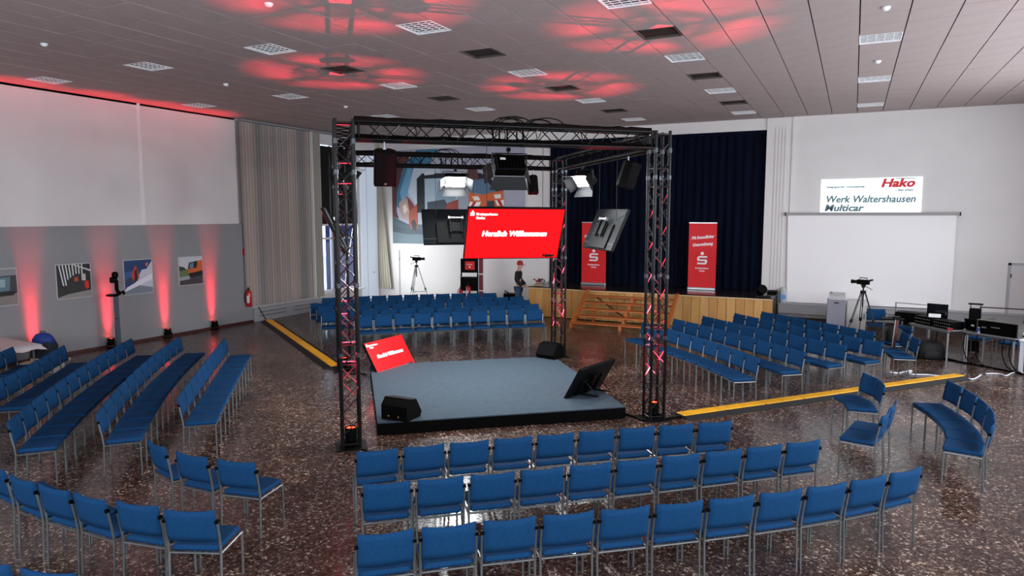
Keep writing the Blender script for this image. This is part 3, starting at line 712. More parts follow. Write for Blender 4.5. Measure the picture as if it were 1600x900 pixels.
# ---------------------------------------------------------------- screens
def tv_mount(t, w, h, hang):
    b = MB(); b.rbox(-w / 2, w / 2, .004, .045, -h / 2, h / 2, .006); obj('housing', b, mat('tv_housing', '#05080b', .4, spec=.12), t)
    b = MB(); b.rbox(-w * .3, w * .3, .045, .075, -h * .48, h * .12, .01); obj('back_cover', b, mat('tv_back', '#030405', .45, spec=.12), t)
    b = MB(); b.box(-w / 2 + .01, w / 2 - .01, .046, .05, -h * .36, -h * .34); obj('back_ridge', b, mat('tv_ridge', '#0a0c0e', .45), t)
    b = MB(); b.rbox(-.17, .17, .076, .10, -.14, .14, .01); b.rbox(-.15, -.11, .09, .13, -.18, .2, .006); b.rbox(.11, .15, .09, .13, -.18, .2, .006); obj('mount_plate', b, M_black, t)
    if hang:
        b = MB(); b.cyl((-.15, .13, .17), (.15, .13, .17), .02, 10); b.box(-.17, -.13, .1, .16, .14, .2); b.box(.13, .17, .1, .16, .14, .2); obj('mount_bar', b, M_silver, t)


def tv_face(t, w, h, small=False):
    b = MB(); b.rbox(-w / 2, w / 2, -.012, .006, -h / 2, h / 2, .004); obj('bezel', b, M_black, t)
    b = MB(); b.box(-w / 2 + .014, w / 2 - .014, -.0135, -.012, -h / 2 + .018, h / 2 - .014); obj('display', b, mat('screen_red', '#ff0d12', .4, emit=.72, spec=.2), t)
    me = mat('screen_white_text', '#ffffff', .5, emit=.8); k = w / 1.45; y = -.0155
    s_mark(t, -.655 * k, .325 * k, .062 * k, me, y)
    put_text('Kreissparkasse', .052 * k, me, t, -.60 * k, .305 * k, y, heavy=.005 * k); put_text('Gotha', .052 * k, me, t, -.60 * k, .245 * k, y, heavy=.005 * k)
    put_text('Herzlich Willkommen', .118 * k, me, t, 0, -.03 * k, y, shear=.15, bold=.001, align='CENTER', sx=.93, heavy=.012 * k)
    put_text('Hako', .075 * k, mat('screen_black_text', '#1a0204', .5), t, .47 * k, -.385 * k, y, shear=.3, bold=.001, sx=1.1, heavy=.012 * k)


def screen(label, c, yaw, tilt, w, hang, roll=0, on=True):
    # local -Y is the screen normal; tilt > 0 looks down
    M = Matrix.Translation(c) @ Matrix.Rotation(R(yaw) + pi / 2, 4, 'Z') @ Matrix.Rotation(R(tilt), 4, 'X') @ Matrix.Rotation(-R(roll), 4, 'Y')
    t = thing('hanging_screen' if hang else 'floor_screen', label, 'screen', group='screens hanging in the truss' if hang else 'screens on the podium')
    t.matrix_world = M; h = w * .575
    tv_mount(t, w, h, hang); tv_face(t, w, h)
    if hang:
        Mi = M.inverted(); b = MB()
        for x in (-.42, .42):
            p = M @ Vector((x, .05, .19)); b = MB(); b.cyl(Mi @ p, Mi @ Vector((p.x, p.y, ZT - .12)), .004, 6)
            obj('suspension_rod', b, M_black, t)
    return t


screen('red hanging screen reading Herzlich Willkommen, facing the camera', (-4.467, 9.206, 3.033), -49.6, 26.5, 1.45, True, -.4)
screen('tilted hanging screen seen from behind, right side of the truss', (-4.296, 12.91, 3.023), 41.6, 23.4, 1.45, True, .5)
screen('hanging screen seen from behind, in front of the mural', (-7.91, 13.31, 3.04), 131, 24, 1.45, True)
screen('hanging screen seen edge-on behind the near left tower', (-8.20, 9.62, 3.04), 219.5, 25, 1.45, True)
fs = []
for lab, c, yaw, tilt, roll, w in (('red floor screen reading Herzlich Willkommen on the podium corner', (-8.50, 11.62, .45), -2.7, -31.2, .3, 1.22),
                             ('tilted floor screen seen from behind on the right podium corner', (-4.06, 11.38, .43), 169.5, -28.8, 1.0, 1.22)):
    t = screen(lab, c, yaw, tilt, w, False, roll); Mi = t.matrix_world.inverted() if False else (Matrix.Translation(c) @ Matrix.Rotation(R(yaw) + pi / 2, 4, 'Z') @ Matrix.Rotation(R(tilt), 4, 'X')).inverted()
    n = Vector((cos(R(yaw)), sin(R(yaw)), 0)); cv = Vector(c)
    s = n.cross(Vector((0, 0, 1)))
    for q in (-.22, .22):
        b = MB(); f = cv - n * .02 + s * q; b.tube([Mi @ Vector((f.x - n.x * .04, f.y - n.y * .04, c[2])), Mi @ Vector((f.x - n.x * .30, f.y - n.y * .30, .215)), Mi @ Vector((f.x + n.x * .12, f.y + n.y * .12, .215))], .018, 6); obj('floor_stand', b, M_black, t)


# ---------------------------------------------------------------- lamps with barn doors
def floodlight(label, x, y, z, w=.46, power=85, tilt=38):
    d = (MC - Vector((x, y, 0))).normalized(); yaw = math.atan2(d.y, d.x)
    t = thing('studio_floodlight', label, 'lamp', group='studio floodlights hanging in the truss')
    M = Matrix.Translation((x, y, z)) @ Matrix.Rotation(yaw + pi / 2, 4, 'Z') @ Matrix.Rotation(R(tilt), 4, 'X'); t.matrix_world = M; Mi = M.inverted()
    h = .27; a = w / 2
    b = MB(); b.rbox(-a, a, 0, .16, -h / 2, h / 2, .012); obj('housing', b, M_blackp, t)
    b = MB()
    for k in range(9): b.box(-a + .03 + k * (w - .06) / 8 - .004, -a + .03 + k * (w - .06) / 8 + .004, .155, .185, -h / 2 + .02, h / 2 - .02)
    obj('cooling_fins', b, M_black, t)
    b = MB(); b.box(.07, .15, .185, .188, .02, .06); obj('label_plate', b, mat('lamp_label', '#c9c9c4', .5), t)
    b = MB(); b.box(-a + .02, a - .02, -.004, .0, -h / 2 + .02, h / 2 - .02); obj('light_panel', b, mat('lamp_glow', '#f4faff', .5, emit=28), t)
    for s in (-1, 1):
        b = MB(); f = [(-a, -.002, s * h / 2), (a, -.002, s * h / 2), (a + .06, -.17, s * (h / 2 + .12)), (-a - .06, -.17, s * (h / 2 + .12))]
        b.add(f + [(p[0], p[1] + .003, p[2] + s * .004) for p in f], [(0, 1, 2, 3), (7, 6, 5, 4), (0, 4, 5, 1), (1, 5, 6, 2), (2, 6, 7, 3), (3, 7, 4, 0)]); obj('barn_door', b, M_blackb, t)
        b = MB(); f = [(s * a, -.002, -h / 2), (s * a, -.002, h / 2), (s * (a + .12), -.15, h / 2 + .03), (s * (a + .12), -.15, -h / 2 - .03)]
        b.add(f + [(p[0] + s * .004, p[1] + .003, p[2]) for p in f], [(0, 1, 2, 3), (7, 6, 5, 4), (0, 4, 5, 1), (1, 5, 6, 2), (2, 6, 7, 3), (3, 7, 4, 0)]); obj('barn_door', b, M_blackb, t)
    b = MB(); up = Mi @ Vector((x, y, ZT - .16)); c0 = Mi @ Vector((x, y, z + .24)); u = Mi.to_3x3() @ Vector((0, 0, 1))
    L0 = Vector((-a - .03, .08, 0)); L1 = Vector((a + .03, .08, 0)); top = (Mi @ Vector((x, y, z))) + u * .23
    b.tube([L0, L0 + u * .18 , top + Vector((-a + .04, .0, 0)), top + Vector((a - .04, 0, 0)), L1 + u * .18, L1], .01, 6); obj('yoke', b, M_black, t)
    b = MB(); b.cyl(top, up, .016, 8); b.cyl(up - u * .03 + Vector((-.03, 0, 0)), up - u * .03 + Vector((.03, 0, 0)), .03, 8); obj('clamp', b, M_black, t)
    f = M @ Vector((0, -.02, 0)); tg = M @ Vector((0, -3, 0))
    area('floodlight', f, tg, w - .04, h - .04, power, (.92, .97, 1), 150)


M_blackb = mat('barn_door_black', '#08090a', .45)
floodlight('studio floodlight seen from behind under the nearest beam', -4.64, 9.36, 3.98)
floodlight('glaring studio floodlight in front of the mural', -7.84, 13.22, 4.02)
floodlight('lit studio floodlight with open flaps under the right beam', -4.98, 13.42, 3.98)
floodlight('studio floodlight seen edge-on under the left beam', -7.92, 9.70, 3.98)


def speaker(label, x, y, z, yaw, w=.25, h=.42, d=.24, tilt=18):
    t = thing('hanging_speaker', label, 'speaker', group='speakers hanging in the truss')
    M = Matrix.Translation((x, y, z)) @ Matrix.Rotation(yaw + pi / 2, 4, 'Z') @ Matrix.Rotation(R(tilt), 4, 'X'); t.matrix_world = M; Mi = M.inverted()
    b = MB(); b.prism([(-w / 2, -d / 2), (w / 2, -d / 2), (w / 2, d * .1), (w / 2 - .06, d / 2), (-w / 2 + .06, d / 2), (-w / 2, d * .1)], -h / 2, h / 2, plane='XY'); obj('cabinet', b, M_blackp, t)
    b = MB(); b.rbox(-w / 2 + .01, w / 2 - .01, -d / 2 - .012, -d / 2, -h / 2 + .01, h / 2 - .01, .008); obj('grille', b, mat('speaker_grille', '#020203', .7, spec=.1, bump=.6, bscale=400), t)
    b = MB(); b.box(-.015, .015, -d / 2 - .014, -d / 2 - .012, -h / 2 + .03, -h / 2 + .05); obj('badge', b, M_silver, t)
    p = Mi @ Vector((x, y, z + h / 2 - .03)); q = Mi @ Vector((x, y, ZT - .14)); b = MB(); b.cyl(p, q, .014, 8); b.cyl(p, p + (q - p) * .4, .03, 8); obj('bracket', b, M_steel, t)


def yaw_to(p, q): return math.atan2(q[1] - p[1], q[0] - p[0])


speaker('large black speaker hanging from the nearest beam by its left tower', -5.94, 8.08, 3.97, R(-48), .30, .48, .27)
speaker('black speaker hanging under the right beam near its tower', -3.56, 11.87, 4.0, R(35), .27, .44, .27)
speaker('small black speaker hanging under the farthest beam', -6.56, 14.50, 3.99, R(128), .22, .40, .22)
speaker('dark speaker hanging outside the left beam against the black blind', -9.12, 10.93, 4.0, R(218), .27, .46, .27)


def wedge(label, x, y, yaw):
    t = thing('floor_monitor', label, 'speaker', (x, y, .2), yaw, group='wedge speakers on the podium')
    pr = [(-.20, 0), (.16, 0), (.20, .08), (.06, .30), (-.10, .33), (-.20, .22)]
    b = MB(); b.prism(pr, -.235, .235, plane='YZ'); obj('cabinet', b, M_blackp, t)
    b = MB(); b.add([(-.22, .203, .085), (.22, .203, .085), (.22, .065, .298), (-.22, .065, .298), (-.22, .208, .09), (.22, .208, .09), (.22, .072, .303), (-.22, .072, .303)],
                    [(4, 5, 6, 7), (0, 4, 7, 3), (1, 2, 6, 5), (3, 7, 6, 2), (0, 1, 5, 4)]); obj('grille', b, mat('speaker_grille'), t)
    b = MB()
    for s in (-.1, .08): b.cyl((s, -.2, .06), (s, -.206, .06), .013, 10)
    obj('socket', b, mat('brass_socket', '#c9a244', .4, .6), t)


wedge('black wedge speaker on the near left podium corner', -6.14, 8.67, R(0))
wedge('black wedge speaker on the far right podium corner', -5.86, 13.86, R(168))

# ---------------------------------------------------------------- wall uplights
for (y, w) in ((7.35, 'outside the frame nearest the camera'), (5.5, 'outside the frame, second from the camera'), (9.25, 'behind the white table'), (11.02, 'behind the black camera stand'), (12.63, 'between the two right wall photographs'), (14.17, 'nearest the fire extinguisher')):
    x = XLW + .10
    t = thing('wall_uplight', 'black floor spotlight throwing red up the left wall, ' + w, 'spotlight', (x, y, 0), 0, 'red wall uplights')
    b = MB(); b.lathe([(.07, .07), (.08, .09), (.085, .24), (.078, .245), (.072, .22)], 16); obj('housing', b, M_blackp, t)
    b = MB(); b.tube([(-.02, -.1, .15), (-.02, -.1, .01), (.02, .1, .01), (.02, .1, .15)], .012, 6); b.rbox(-.08, .08, -.09, .09, 0, .02, .005); obj('bracket', b, M_blackp, t)
    b = MB(); b.lathe([(.07, .222), (.068, .226), (.001, .228)], 14); obj('lens', b, mat('red_glow'), t)
    spot('red_wall_light', (x, y, .27), (x - .075, y, 3.3), 1300, 23, (1, .015, .035), 1, .075)
    spot('red_wall_light', (x, y, .25), (x - .16, y, 1.15), 90, 46, (1, .02, .035), 1, .07)

# ---------------------------------------------------------------- chairs
LEG_S = [[(.222, -.205, .435), (.222, -.205, 0)]]


def chair_parts():
    P = []
    b = MB(); b.smooth = False; b.rbox(-.216, .216, -.235, .19, .405, .458, .02); P.append(('seat', b.mesh('seat', M_blue)))
    b = MB(); vs = []; fs = []; nx, nz = 8, 5; b.smooth = False
    for side in (0, 1):
        for k in range(nz + 1):
            z = .515 + .285 * k / nz; yb = .205 + (z - .5) * .17
            for i in range(nx + 1):
                u = -1 + 2 * i / nx; e = .008 * (abs(k / nz * 2 - 1) ** 6); sag = .012 * (u * u) * (k / nz)
                cy = .020 * (1 - u * u)
                vs.append((u * .219, yb + cy + (-.016 + e if side == 0 else .016 - e), z + sag))
    m = (nx + 1) * (nz + 1)
    for k in range(nz):
        for i in range(nx):
            a = k * (nx + 1) + i; fs.append((a, a + 1, a + nx + 2, a + nx + 1)); fs.append((m + a, m + a + nx + 1, m + a + nx + 2, m + a + 1))
    for i in range(nx):
        fs.append((i, m + i, m + i + 1, i + 1)); a = nz * (nx + 1) + i; fs.append((a, a + 1, m + a + 1, m + a))
    for k in range(nz):
        a = k * (nx + 1); fs.append((a, a + nx + 1, m + a + nx + 1, m + a)); a += nx; fs.append((a, m + a, m + a + nx + 1, a + nx + 1))
    b.smooth = True; b.add(vs, fs); P.append(('backrest', b.mesh('backrest', M_blue)))
    for s in (-1, 1):
        b = MB(); b.tube([(s * .226, -.215, 0), (s * .226, -.215, .405)], .0115, 6); P.append(('leg', b.mesh('leg', M_steel)))
        b = MB(); b.tube([(s * .230, .215, 0), (s * .230, .195, .40), (s * .230, .205, .50), (s * .230, .243, .715)], .0115, 6); P.append(('leg', b.mesh('leg', M_steel)))
    b = MB()
    for s in (-1, 1): b.cyl((s * .226, -.215, .395), (s * .230, .197, .395), .0105, 6)
    for y in (-.215, .19): b.cyl((-.226, y, .395), (.226, y, .395), .0105, 6)
    P.append(('seat_frame', b.mesh('seat_frame', M_steel)))
    for s in (-1, 1): b = MB(); b.box(s * .230 - .014, s * .230 + .014, .226, .258, .69, .72); P.append(('connector', b.mesh('connector', M_blackp)))
    return P


CP = chair_parts()
NCH = [0]


def chair(x, y, a, label, group):
    t = thing('stacking_chair', label, 'chair', (x, y, 0), a, group)
    for n, me in CP: obj(n, me, None, t)
    NCH[0] += 1
    return t


ROWS = {
 'F1': ('from the left, front row of the near block facing the podium', 'chairs of the near block'),
 'F2': ('from the left, middle row of the near block', 'chairs of the near block'),
 'F3': ('from the left, rearmost row of the near block at the bottom edge', 'chairs of the near block'),
 'G1': ('from the left, short row of three right of the left block', 'chairs at the lower left'),
 'G2': ('from the left, curved row at the lower left', 'chairs at the lower left'),
 'G3': ('from the left, pair cut off by the bottom left corner', 'chairs at the lower left'),
 'L1': ('from the near end, left block, row nearest the podium', 'chairs of the left block'),
 'L2': ('from the near end, left block, second row from the podium', 'chairs of the left block'),
 'L3': ('from the near end, left block, third row from the podium', 'chairs of the left block'),
 'L4': ('from the near end, left block, fourth row from the podium', 'chairs of the left block'),
 'L5': ('from the near end, last row by the white table', 'chairs of the left block'),
 'B1': ('from the left, far block, row nearest the podium', 'chairs of the far block'),
 'B2': ('from the left, far block, second row from the podium', 'chairs of the far block'),
 'B3': ('from the left, far block, third row from the podium', 'chairs of the far block'),
 'B4': ('from the left, far block, fourth row from the podium', 'chairs of the far block'),
 'B5': ('from the left, far block, last row by the back wall', 'chairs of the far block'),
 'R1': ('from the left, right block, row nearest the podium', 'chairs of the right block'),
 'R2': ('from the left, right block, second row from the podium', 'chairs of the right block'),
 'R3': ('from the left, right block, third row from the podium', 'chairs of the right block'),
 'R4': ('from the left, right block, fourth row from the podium', 'chairs of the right block'),
 'R5': ('from the left, right block, last row nearest the grey lectern', 'chairs of the right block'),
 'R5b': ('from the left, pair beside the black backpack', 'chairs of the right block'),
 'K1': ('from the left, pair by the yellow ramp at the right', 'loose chairs at the right'),
 'K2': ('from the near end, pair facing left at the right', 'loose chairs at the right'),
 'K3': ('from the far end, curved row of five at the right', 'loose chairs at the right')}
for r, l in CHAIRS.items():
    if r in ('L5',): l = sorted(l, key=lambda c: c[1])
    for k, (x, y, a) in enumerate(l):
        w, grp = ROWS[r]
        chair(x, y, a, 'blue chair, %s %s' % (ORD[k], w), grp)
chair(.95, 17.75, R(-52), 'blue chair with a black bag on it behind the last row', 'chairs of the right block')
chair(.66, 20.6, R(0) + .05, 'blue chair by the back wall behind the right camera tripod', 'chairs at the equipment tables')
chair(2.75, 19.35, R(150), 'blue chair behind the mixing desk, left one under the table edge', 'chairs at the equipment tables')
chair(3.35, 18.85, R(140), 'blue chair behind the mixing desk, right one near the frame edge', 'chairs at the equipment tables')
# ---------------------------------------------------------------- yellow cable ramps
M_yel = mat('ramp_yellow', '#e0a417', .5, vary=.12, scale=5)
M_rub = mat('ramp_rubber', '#171513', .7)
cb = {}


def ramp(P, Q, n, label):
    P, Q = Vector((*P, 0)), Vector((*Q, 0)); d = Q - P; L = d.length / n; a = math.atan2(d.y, d.x)
    t = thing('cable_ramp', label, 'cable ramp', P, a, 'yellow cable ramps on the floor')
    for k in range(n):
        M = Matrix.Translation((k * L, 0, 0))
        b = MB(); b.prism([(-.24, 0), (.24, 0), (.24, .008), (.11, .05), (-.11, .05), (-.24, .008)], .003, L - .003, plane='YZ'); obj('base_segment', b, M_rub, t, M=M)
        b = MB(); b.rbox(.008, L - .008, -.105, .105, .045, .062, .006)
        for i in range(int(L / .06)): b.box(.03 + i * .06, .05 + i * .06, -.08, .08, .062, .065)
        obj('lid', b, M_yel, t, M=M)


ramp((-16.30, 16.0), (-9.95, 11.63), 9, 'long yellow and black cable ramp from the curtain to the far left tower')
ramp((-2.42, 11.22), (2.10, 16.60), 8, 'long yellow and black cable ramp from the right tower towards the tables')


def cable(pts, r, m, label, cat='cable', group=None, z=None):
    P = [Vector(p if len(p) == 3 else (*p, r)) for p in pts]; q = []
    for i in range(len(P) - 1):
        p0, p1, p2, p3 = P[max(i - 1, 0)], P[i], P[i + 1], P[min(i + 2, len(P) - 1)]
        for k in range(6):
            s = k / 6; q.append(.5 * ((2 * p1) + (p2 - p0) * s + (2 * p0 - 5 * p1 + 4 * p2 - p3) * s * s + (3 * p1 - p0 - 3 * p2 + p3) * s ** 3))
    q.append(P[-1]); b = MB(); b.smooth = True; b.tube(q, r, 6); o = obj('cable', b, m); return tag(o, label, cat, group)


M_wc = mat('white_cable', '#e8e8ee', .4)
cable([(1.0, 16.42), (1.25, 16.8), (1.2, 16.42), (1.55, 16.5), (1.9, 16.45), (2.1, 16.62), (2.3, 16.45), (2.52, 17.0)], .014, M_wc, 'white cable on the floor crossing the end of the yellow ramp')
cable([(2.62, 17.15), (2.86, 17.25), (2.97, 17.12), (3.16, 17.52), (3.35, 17.56), (3.6, 17.7)], .014, M_wc, 'white cable on the floor below the right table edge')
cable([(.82, 16.40), (.92, 16.36), (.97, 16.44), (.9, 16.47), (.84, 16.42)], .013, M_wc, 'small white cable loop on the floor behind the last chairs')
cable([(1.9, 18.9), (2.3, 18.3), (2.8, 17.9), (3.3, 17.45), (3.6, 17.3)], .018, M_blackp, 'thick black cable on the floor under the equipment tables')
cable([(2.0, 18.5), (2.5, 18.1), (3.0, 17.75), (3.6, 17.2)], .014, M_blackp, 'thin black cable on the floor in front of the equipment tables')
cable([(-3.3, 11.0), (-3.05, 10.85), (-2.85, 10.75), (-2.5, 11.1), (-2.3, 11.3)], .018, M_blackp, 'black cable from the podium to the right truss tower')
cable([(-9.3, 11.3), (-9.15, 11.4), (-8.95, 11.4)], .015, M_blackp, 'black cable from the far left tower to the podium')
cable([(-6.1, 7.65), (-5.95, 7.6), (-5.8, 7.7)], .012, M_blackp, 'short black cable at the foot of the near left tower')
cable([(-16.62, 15.9, .45), (-16.55, 15.95, .3), (-16.4, 15.98, .06), (-16.25, 15.95, .03)], .014, M_blackp, 'black cable running from the radiator to the left yellow ramp')
for k, (x0, y0) in enumerate([(2.35, 18.2), (2.55, 18.0), (3.0, 17.75), (3.1, 17.6), (1.9, 18.9)]):
    cable([(x0, y0, .70), (x0 - .03, y0 - .02, .4), (x0 + .05, y0 - .1, .12), (x0 + .2, y0 - .15, .02)], .011, M_blackp,
          'black cable hanging from the equipment tables, %s' % ('at the joint of both tables', 'just right of the table joint', 'below the middle of the mixing desk', 'below the right end of the mixing desk', 'from the left table')[k], group='cables hanging from the tables')


# ---------------------------------------------------------------- camera tripods
def tripod(x, y, label, hz, m, spread, a0, cam_yaw, braces=True):
    t = thing('camera_tripod', label, 'tripod', (x, y, 0), a0)
    for k in range(3):
        a = k * 2 * pi / 3; u = Vector((cos(a), sin(a), 0)); p0 = u * .05 + Vector((0, 0, hz - .12)); p1 = u * spread
        pm = p0.lerp(p1, .55); w = Vector((-sin(a), cos(a), 0)) * .022
        b = MB(); b.cyl(p0 + w, pm + w, .010, 6); b.cyl(p0 - w, pm - w, .010, 6); b.cyl(pm, p1, .010, 6); b.cyl(pm - (p1 - p0) * .03, pm + (p1 - p0) * .03, .035, 8); b.cyl(p1, p1 + Vector((0, 0, .03)), .02, 8)
        obj('leg', b, m, t)
    b = MB(); b.cyl((0, 0, hz - .5), (0, 0, hz), .018, 8); b.cyl((0, 0, hz - .16), (0, 0, hz - .08), .07, 10); obj('centre_column', b, M_black, t)
    if braces:
        b = MB()
        for k in range(3):
            a = k * 2 * pi / 3; u = Vector((cos(a), sin(a), 0)); b.cyl((0, 0, hz * .36), u * (spread * .68) + Vector((0, 0, hz * .36)), .008, 5)
        obj('spreader', b, M_black, t)
    b = MB(); b.cyl((0, 0, hz), (0, 0, hz + .05), .045, 10); b.box(-.05, .05, -.035, .035, hz + .05, hz + .08); b.cyl((0, 0, hz + .06), (-.22, .05, hz - .06), .009, 6); obj('pan_head', b, M_black, t)
    c = thing('video_camera', label.replace('tripod', 'video camera').replace('standing', 'mounted'), 'camera', (x, y, hz + .08), cam_yaw)
    b = MB(); b.rbox(-.05, .05, -.16, .14, 0, .12, .012); obj('body', b, M_blackp, c)
    b = MB(); b.cyl((0, -.16, .06), (0, -.27, .06), .042, 12); b.cyl((0, -.25, .06), (0, -.30, .06), .052, 12); obj('lens', b, M_black, c)
    b = MB(); b.tube([(0, -.1, .12), (0, -.1, .17), (0, .08, .17), (0, .08, .12)], .011, 6); b.cyl((.0, .12, .1), (.0, .22, .13), .022, 8); obj('handle', b, M_blackp, c)
    c['label'] = {True: 'black video camera on the silver tripod before the back wall', False: 'black video camera on the tripod before the projection screen'}[braces]


tripod(-13.95, 20.75, 'silver tripod standing before the white wall under the mural', 1.62, mat('tripod_silver', '#7d8285', .4, .8), .52, R(40), R(115))
tripod(.30, 19.9, 'black tripod standing before the projection screen', 1.46, M_black, .50, R(215), R(250), False)
b = MB(); b.cyl((0, 0, 0), (0, 0, 2.0), .02, 8); b.cyl((0, 0, 0), (0, 0, .02), .12, 14); b.cyl((0, 0, 1.62), (0, 0, 1.72), .032, 8)
tag(obj('pole_stand', b, mat('pole_grey', '#9aa0a2', .4, .5), loc=(-15.35, 21.7, 0)), 'thin grey pole left of the silver camera tripod at the back wall', 'pole')

# ---------------------------------------------------------------- lectern and cabinet
t = thing('lectern', 'grey speaker lectern with a pale slanted top under the projection screen', 'lectern', (-.33, 21.1, 0), R(2))
b = MB(); b.rbox(-.23, .23, -.2, .2, 0, 1.0, .01); obj('body', b, mat('lectern_grey', '#85858f', .5), t)
b = MB(); b.prism([(-.16, 1.0), (.22, 1.0), (.22, 1.17), (-.16, 1.10)], -.19, .22, plane='YZ'); obj('top_box', b, mat('lectern_top', '#b9b8b6', .5), t)
b = MB(); b.cyl((-.12, .1, 1.12), (-.12, .1, 1.15), .03, 8); b.cyl((-.12, .1, 1.15), (-.15, .05, 1.2), .008, 6); obj('microphone', b, M_black, t)
b = MB(); b.box(-.06, .06, -.206, -.203, .9, .93); obj('name_plate', b, M_blackp, t)
t = thing('white_cabinet', 'low white cabinet standing right of the grey lectern', 'cabinet', (.14, 21.55, 0), R(2))
b = MB(); b.rbox(-.22, .28, -.2, .25, .03, .95, .008); obj('body', b, mat('cabinet_white', '#c6c2bf', .5), t)
b = MB(); b.box(-.2, .26, -.215, -.2, .06, .92); obj('door', b, mat('cabinet_white'), t)
b = MB(); b.box(.22, .235, -.23, -.215, .45, .6); obj('handle', b, M_black, t)
for x in (-.2, .24):
    b = MB(); b.box(x, x + .03, -.18, .2, 0, .03); obj('foot', b, M_black, t)


# ---------------------------------------------------------------- equipment tables
def table(x, y, a, L, D, label):
    t = thing('folding_table', label, 'table', (x, y, 0), a, 'equipment tables')
    b = MB(); b.rbox(0, L, 0, D, .695, .72, .006); obj('tabletop', b, mat('table_grey', '#77797a', .45), t)
    b = MB()
    for yy in (.03, D - .06): b.box(.03, L - .03, yy, yy + .03, .655, .695)
    obj('apron', b, M_steel, t)
    for xx in (.07, L - .07):
        for yy in (.07, D - .07):
            b = MB(); b.cyl((xx, yy, 0), (xx, yy, .695), .024, 10); obj('leg', b, M_silver, t)
    return t


a1 = math.atan2(-.8, .6); a2 = R(-38)
table(1.30, 19.15, a1, 1.2, .6, 'grey table with black cases and a monitor, left of the two equipment tables')
table(2.30, 18.25, a2, 1.1, .75, 'grey table carrying the mixing desk, at the right edge')


def onT(k, u, v, z=.72):                                  # a spot on table k: u along its front edge, v into it
    (x, y, a) = ((1.30, 19.15, a1), (2.30, 18.25, a2))[k]
    return (x + u * cos(a) - v * sin(a), y + u * sin(a) + v * cos(a), z), a


def case(k, u, v, w, d, h, label, name='equipment_case', cat='case', knobs=True, z=.72, m=None):
    p, a = onT(k, u, v, z); t = thing(name, label, cat, p, a)
    b = MB(); b.rbox(-w / 2, w / 2, -d / 2, d / 2, 0, h, .01); obj('body', b, m or M_blackp, t)
    if knobs:
        b = MB()
        for i in range(int(w / .06)):
            for j in range(2): b.cyl((-w / 2 + .04 + i * .06, -d / 2 - .001, h * (.3 + .4 * j)), (-w / 2 + .04 + i * .06, -d / 2 - .012, h * (.3 + .4 * j)), .01, 6)
        obj('knobs', b, M_silver, t)['kind'] = 'stuff'
    return t


case(0, .33, .28, .52, .36, .20, 'flat black equipment case on the left table')
case(0, .90, .28, .48, .38, .18, 'black rack unit covered with plugs on the left table', 'rack_unit', 'rack unit')
p, a = onT(0, .28, .53, .72)
t = thing('flat_monitor', 'black flat monitor standing on the case before the white screen', 'monitor', p, R(-18))
b = MB(); b.rbox(-.22, .22, -.015, .015, .12, .48, .006); obj('display_case', b, M_blackp, t)
b = MB(); b.box(-.21, .21, -.018, -.015, .135, .47); obj('display', b, mat('dark_display', '#08090b', .15), t)
b = MB(); b.cyl((0, .02, 0), (0, .02, .2), .02, 8); b.rbox(-.1, .1, -.06, .1, 0, .012, .004); obj('stand', b, M_blackp, t)
p, a = onT(0, .48, .28, .92)
b = MB(); b.rbox(-.12, .12, -.07, .07, 0, .07, .006); tag(obj('white_box', b, M_wt, loc=p, rot=(0, 0, R(-10))), 'small white box on the black case before the flat monitor', 'box')
p, a = onT(0, .9, .3, .90)
b = MB(); b.rbox(-.06, .06, -.05, .05, 0, .05, .01); tag(obj('red_pouch', b, mat('pouch_red', '#7d1c20', .7), loc=onT(0, 1.16, .08, .72)[0]), 'small dark red pouch near the joint of the equipment tables', 'pouch')
# frame behind the left table
t = thing('metal_trolley', 'black and silver metal trolley frame behind the left equipment table', 'trolley', (1.35, 20.1, 0), R(-20))
b = MB(); b.tube([(-.3, 0, .05), (-.3, 0, 1.08), (.45, 0, 1.08), (.45, 0, .05)], .018, 8); obj('tube_frame', b, M_steel, t)
b = MB(); b.rbox(-.3, .45, -.05, .35, .55, .85, .01); obj('shelf_box', b, M_blackp, t)
for x in (-.3, .45):
    b = MB(); b.lathe([(.02, -.015), (.04, -.012), (.04, .012), (.02, .015)], 10, Matrix.Translation((x, 0, .04)) @ Matrix.Rotation(pi / 2, 4, 'Y')); obj('wheel', b, M_black, t)
t = thing('black_stool_table', 'small dark side table with cables left of the equipment tables', 'table', (1.0, 19.75, 0), 0)
b = MB(); b.rbox(-.25, .25, -.2, .2, .70, .73, .006); obj('tabletop', b, M_blackp, t)
for x in (-.2, .2):
    for y in (-.15, .15):
        b = MB(); b.cyl((x, y, 0), (x, y, .7), .015, 6); obj('leg', b, M_steel, t)
b = MB(); b.tube([(.1 * cos(k * .5) * (1 + k * .02), .08 * sin(k * .5), .74 + .004 * k) for k in range(26)], .008, 5); tag(obj('cable_coil', b, M_blackp, loc=(1.0, 19.75, 0)), 'black cable coil on the small dark side table', 'cable')

# mixing desk with raised back
p, a = onT(1, .68, .38, .72)
t = thing('mixing_desk', 'large black mixing desk on the right table', 'mixing desk', p, a + pi)
b = MB(); b.prism([(-.33, .0), (.30, .0), (.32, .28), (.22, .30), (.12, .20), (-.33, .07)], -.40, .40, plane='YZ'); obj('body', b, M_blackp, t)
b = MB(); b.box(-.42, -.40, -.33, .32, .0, .30); b.box(.40, .42, -.33, .32, .0, .30); b.box(-.42, .42, .19, .33, .29, .305); obj('trim_edge', b, mat('desk_trim', '#4d4a46', .4), t)
b = MB()
for i in range(12):
    for j in range(4): b.cyl((-.37 + i * .061, -.02 + j * .035 - .02, .12 + j * .018), (-.37 + i * .061, -.03 + j * .035, .145 + j * .018), .008, 6)
    b.box(-.378 + i * .061, -.362 + i * .061, -.25 + .02 * (i % 3), -.22 + .02 * (i % 3), .09, .105)
obj('knobs', b, M_silver, t)['kind'] = 'stuff'
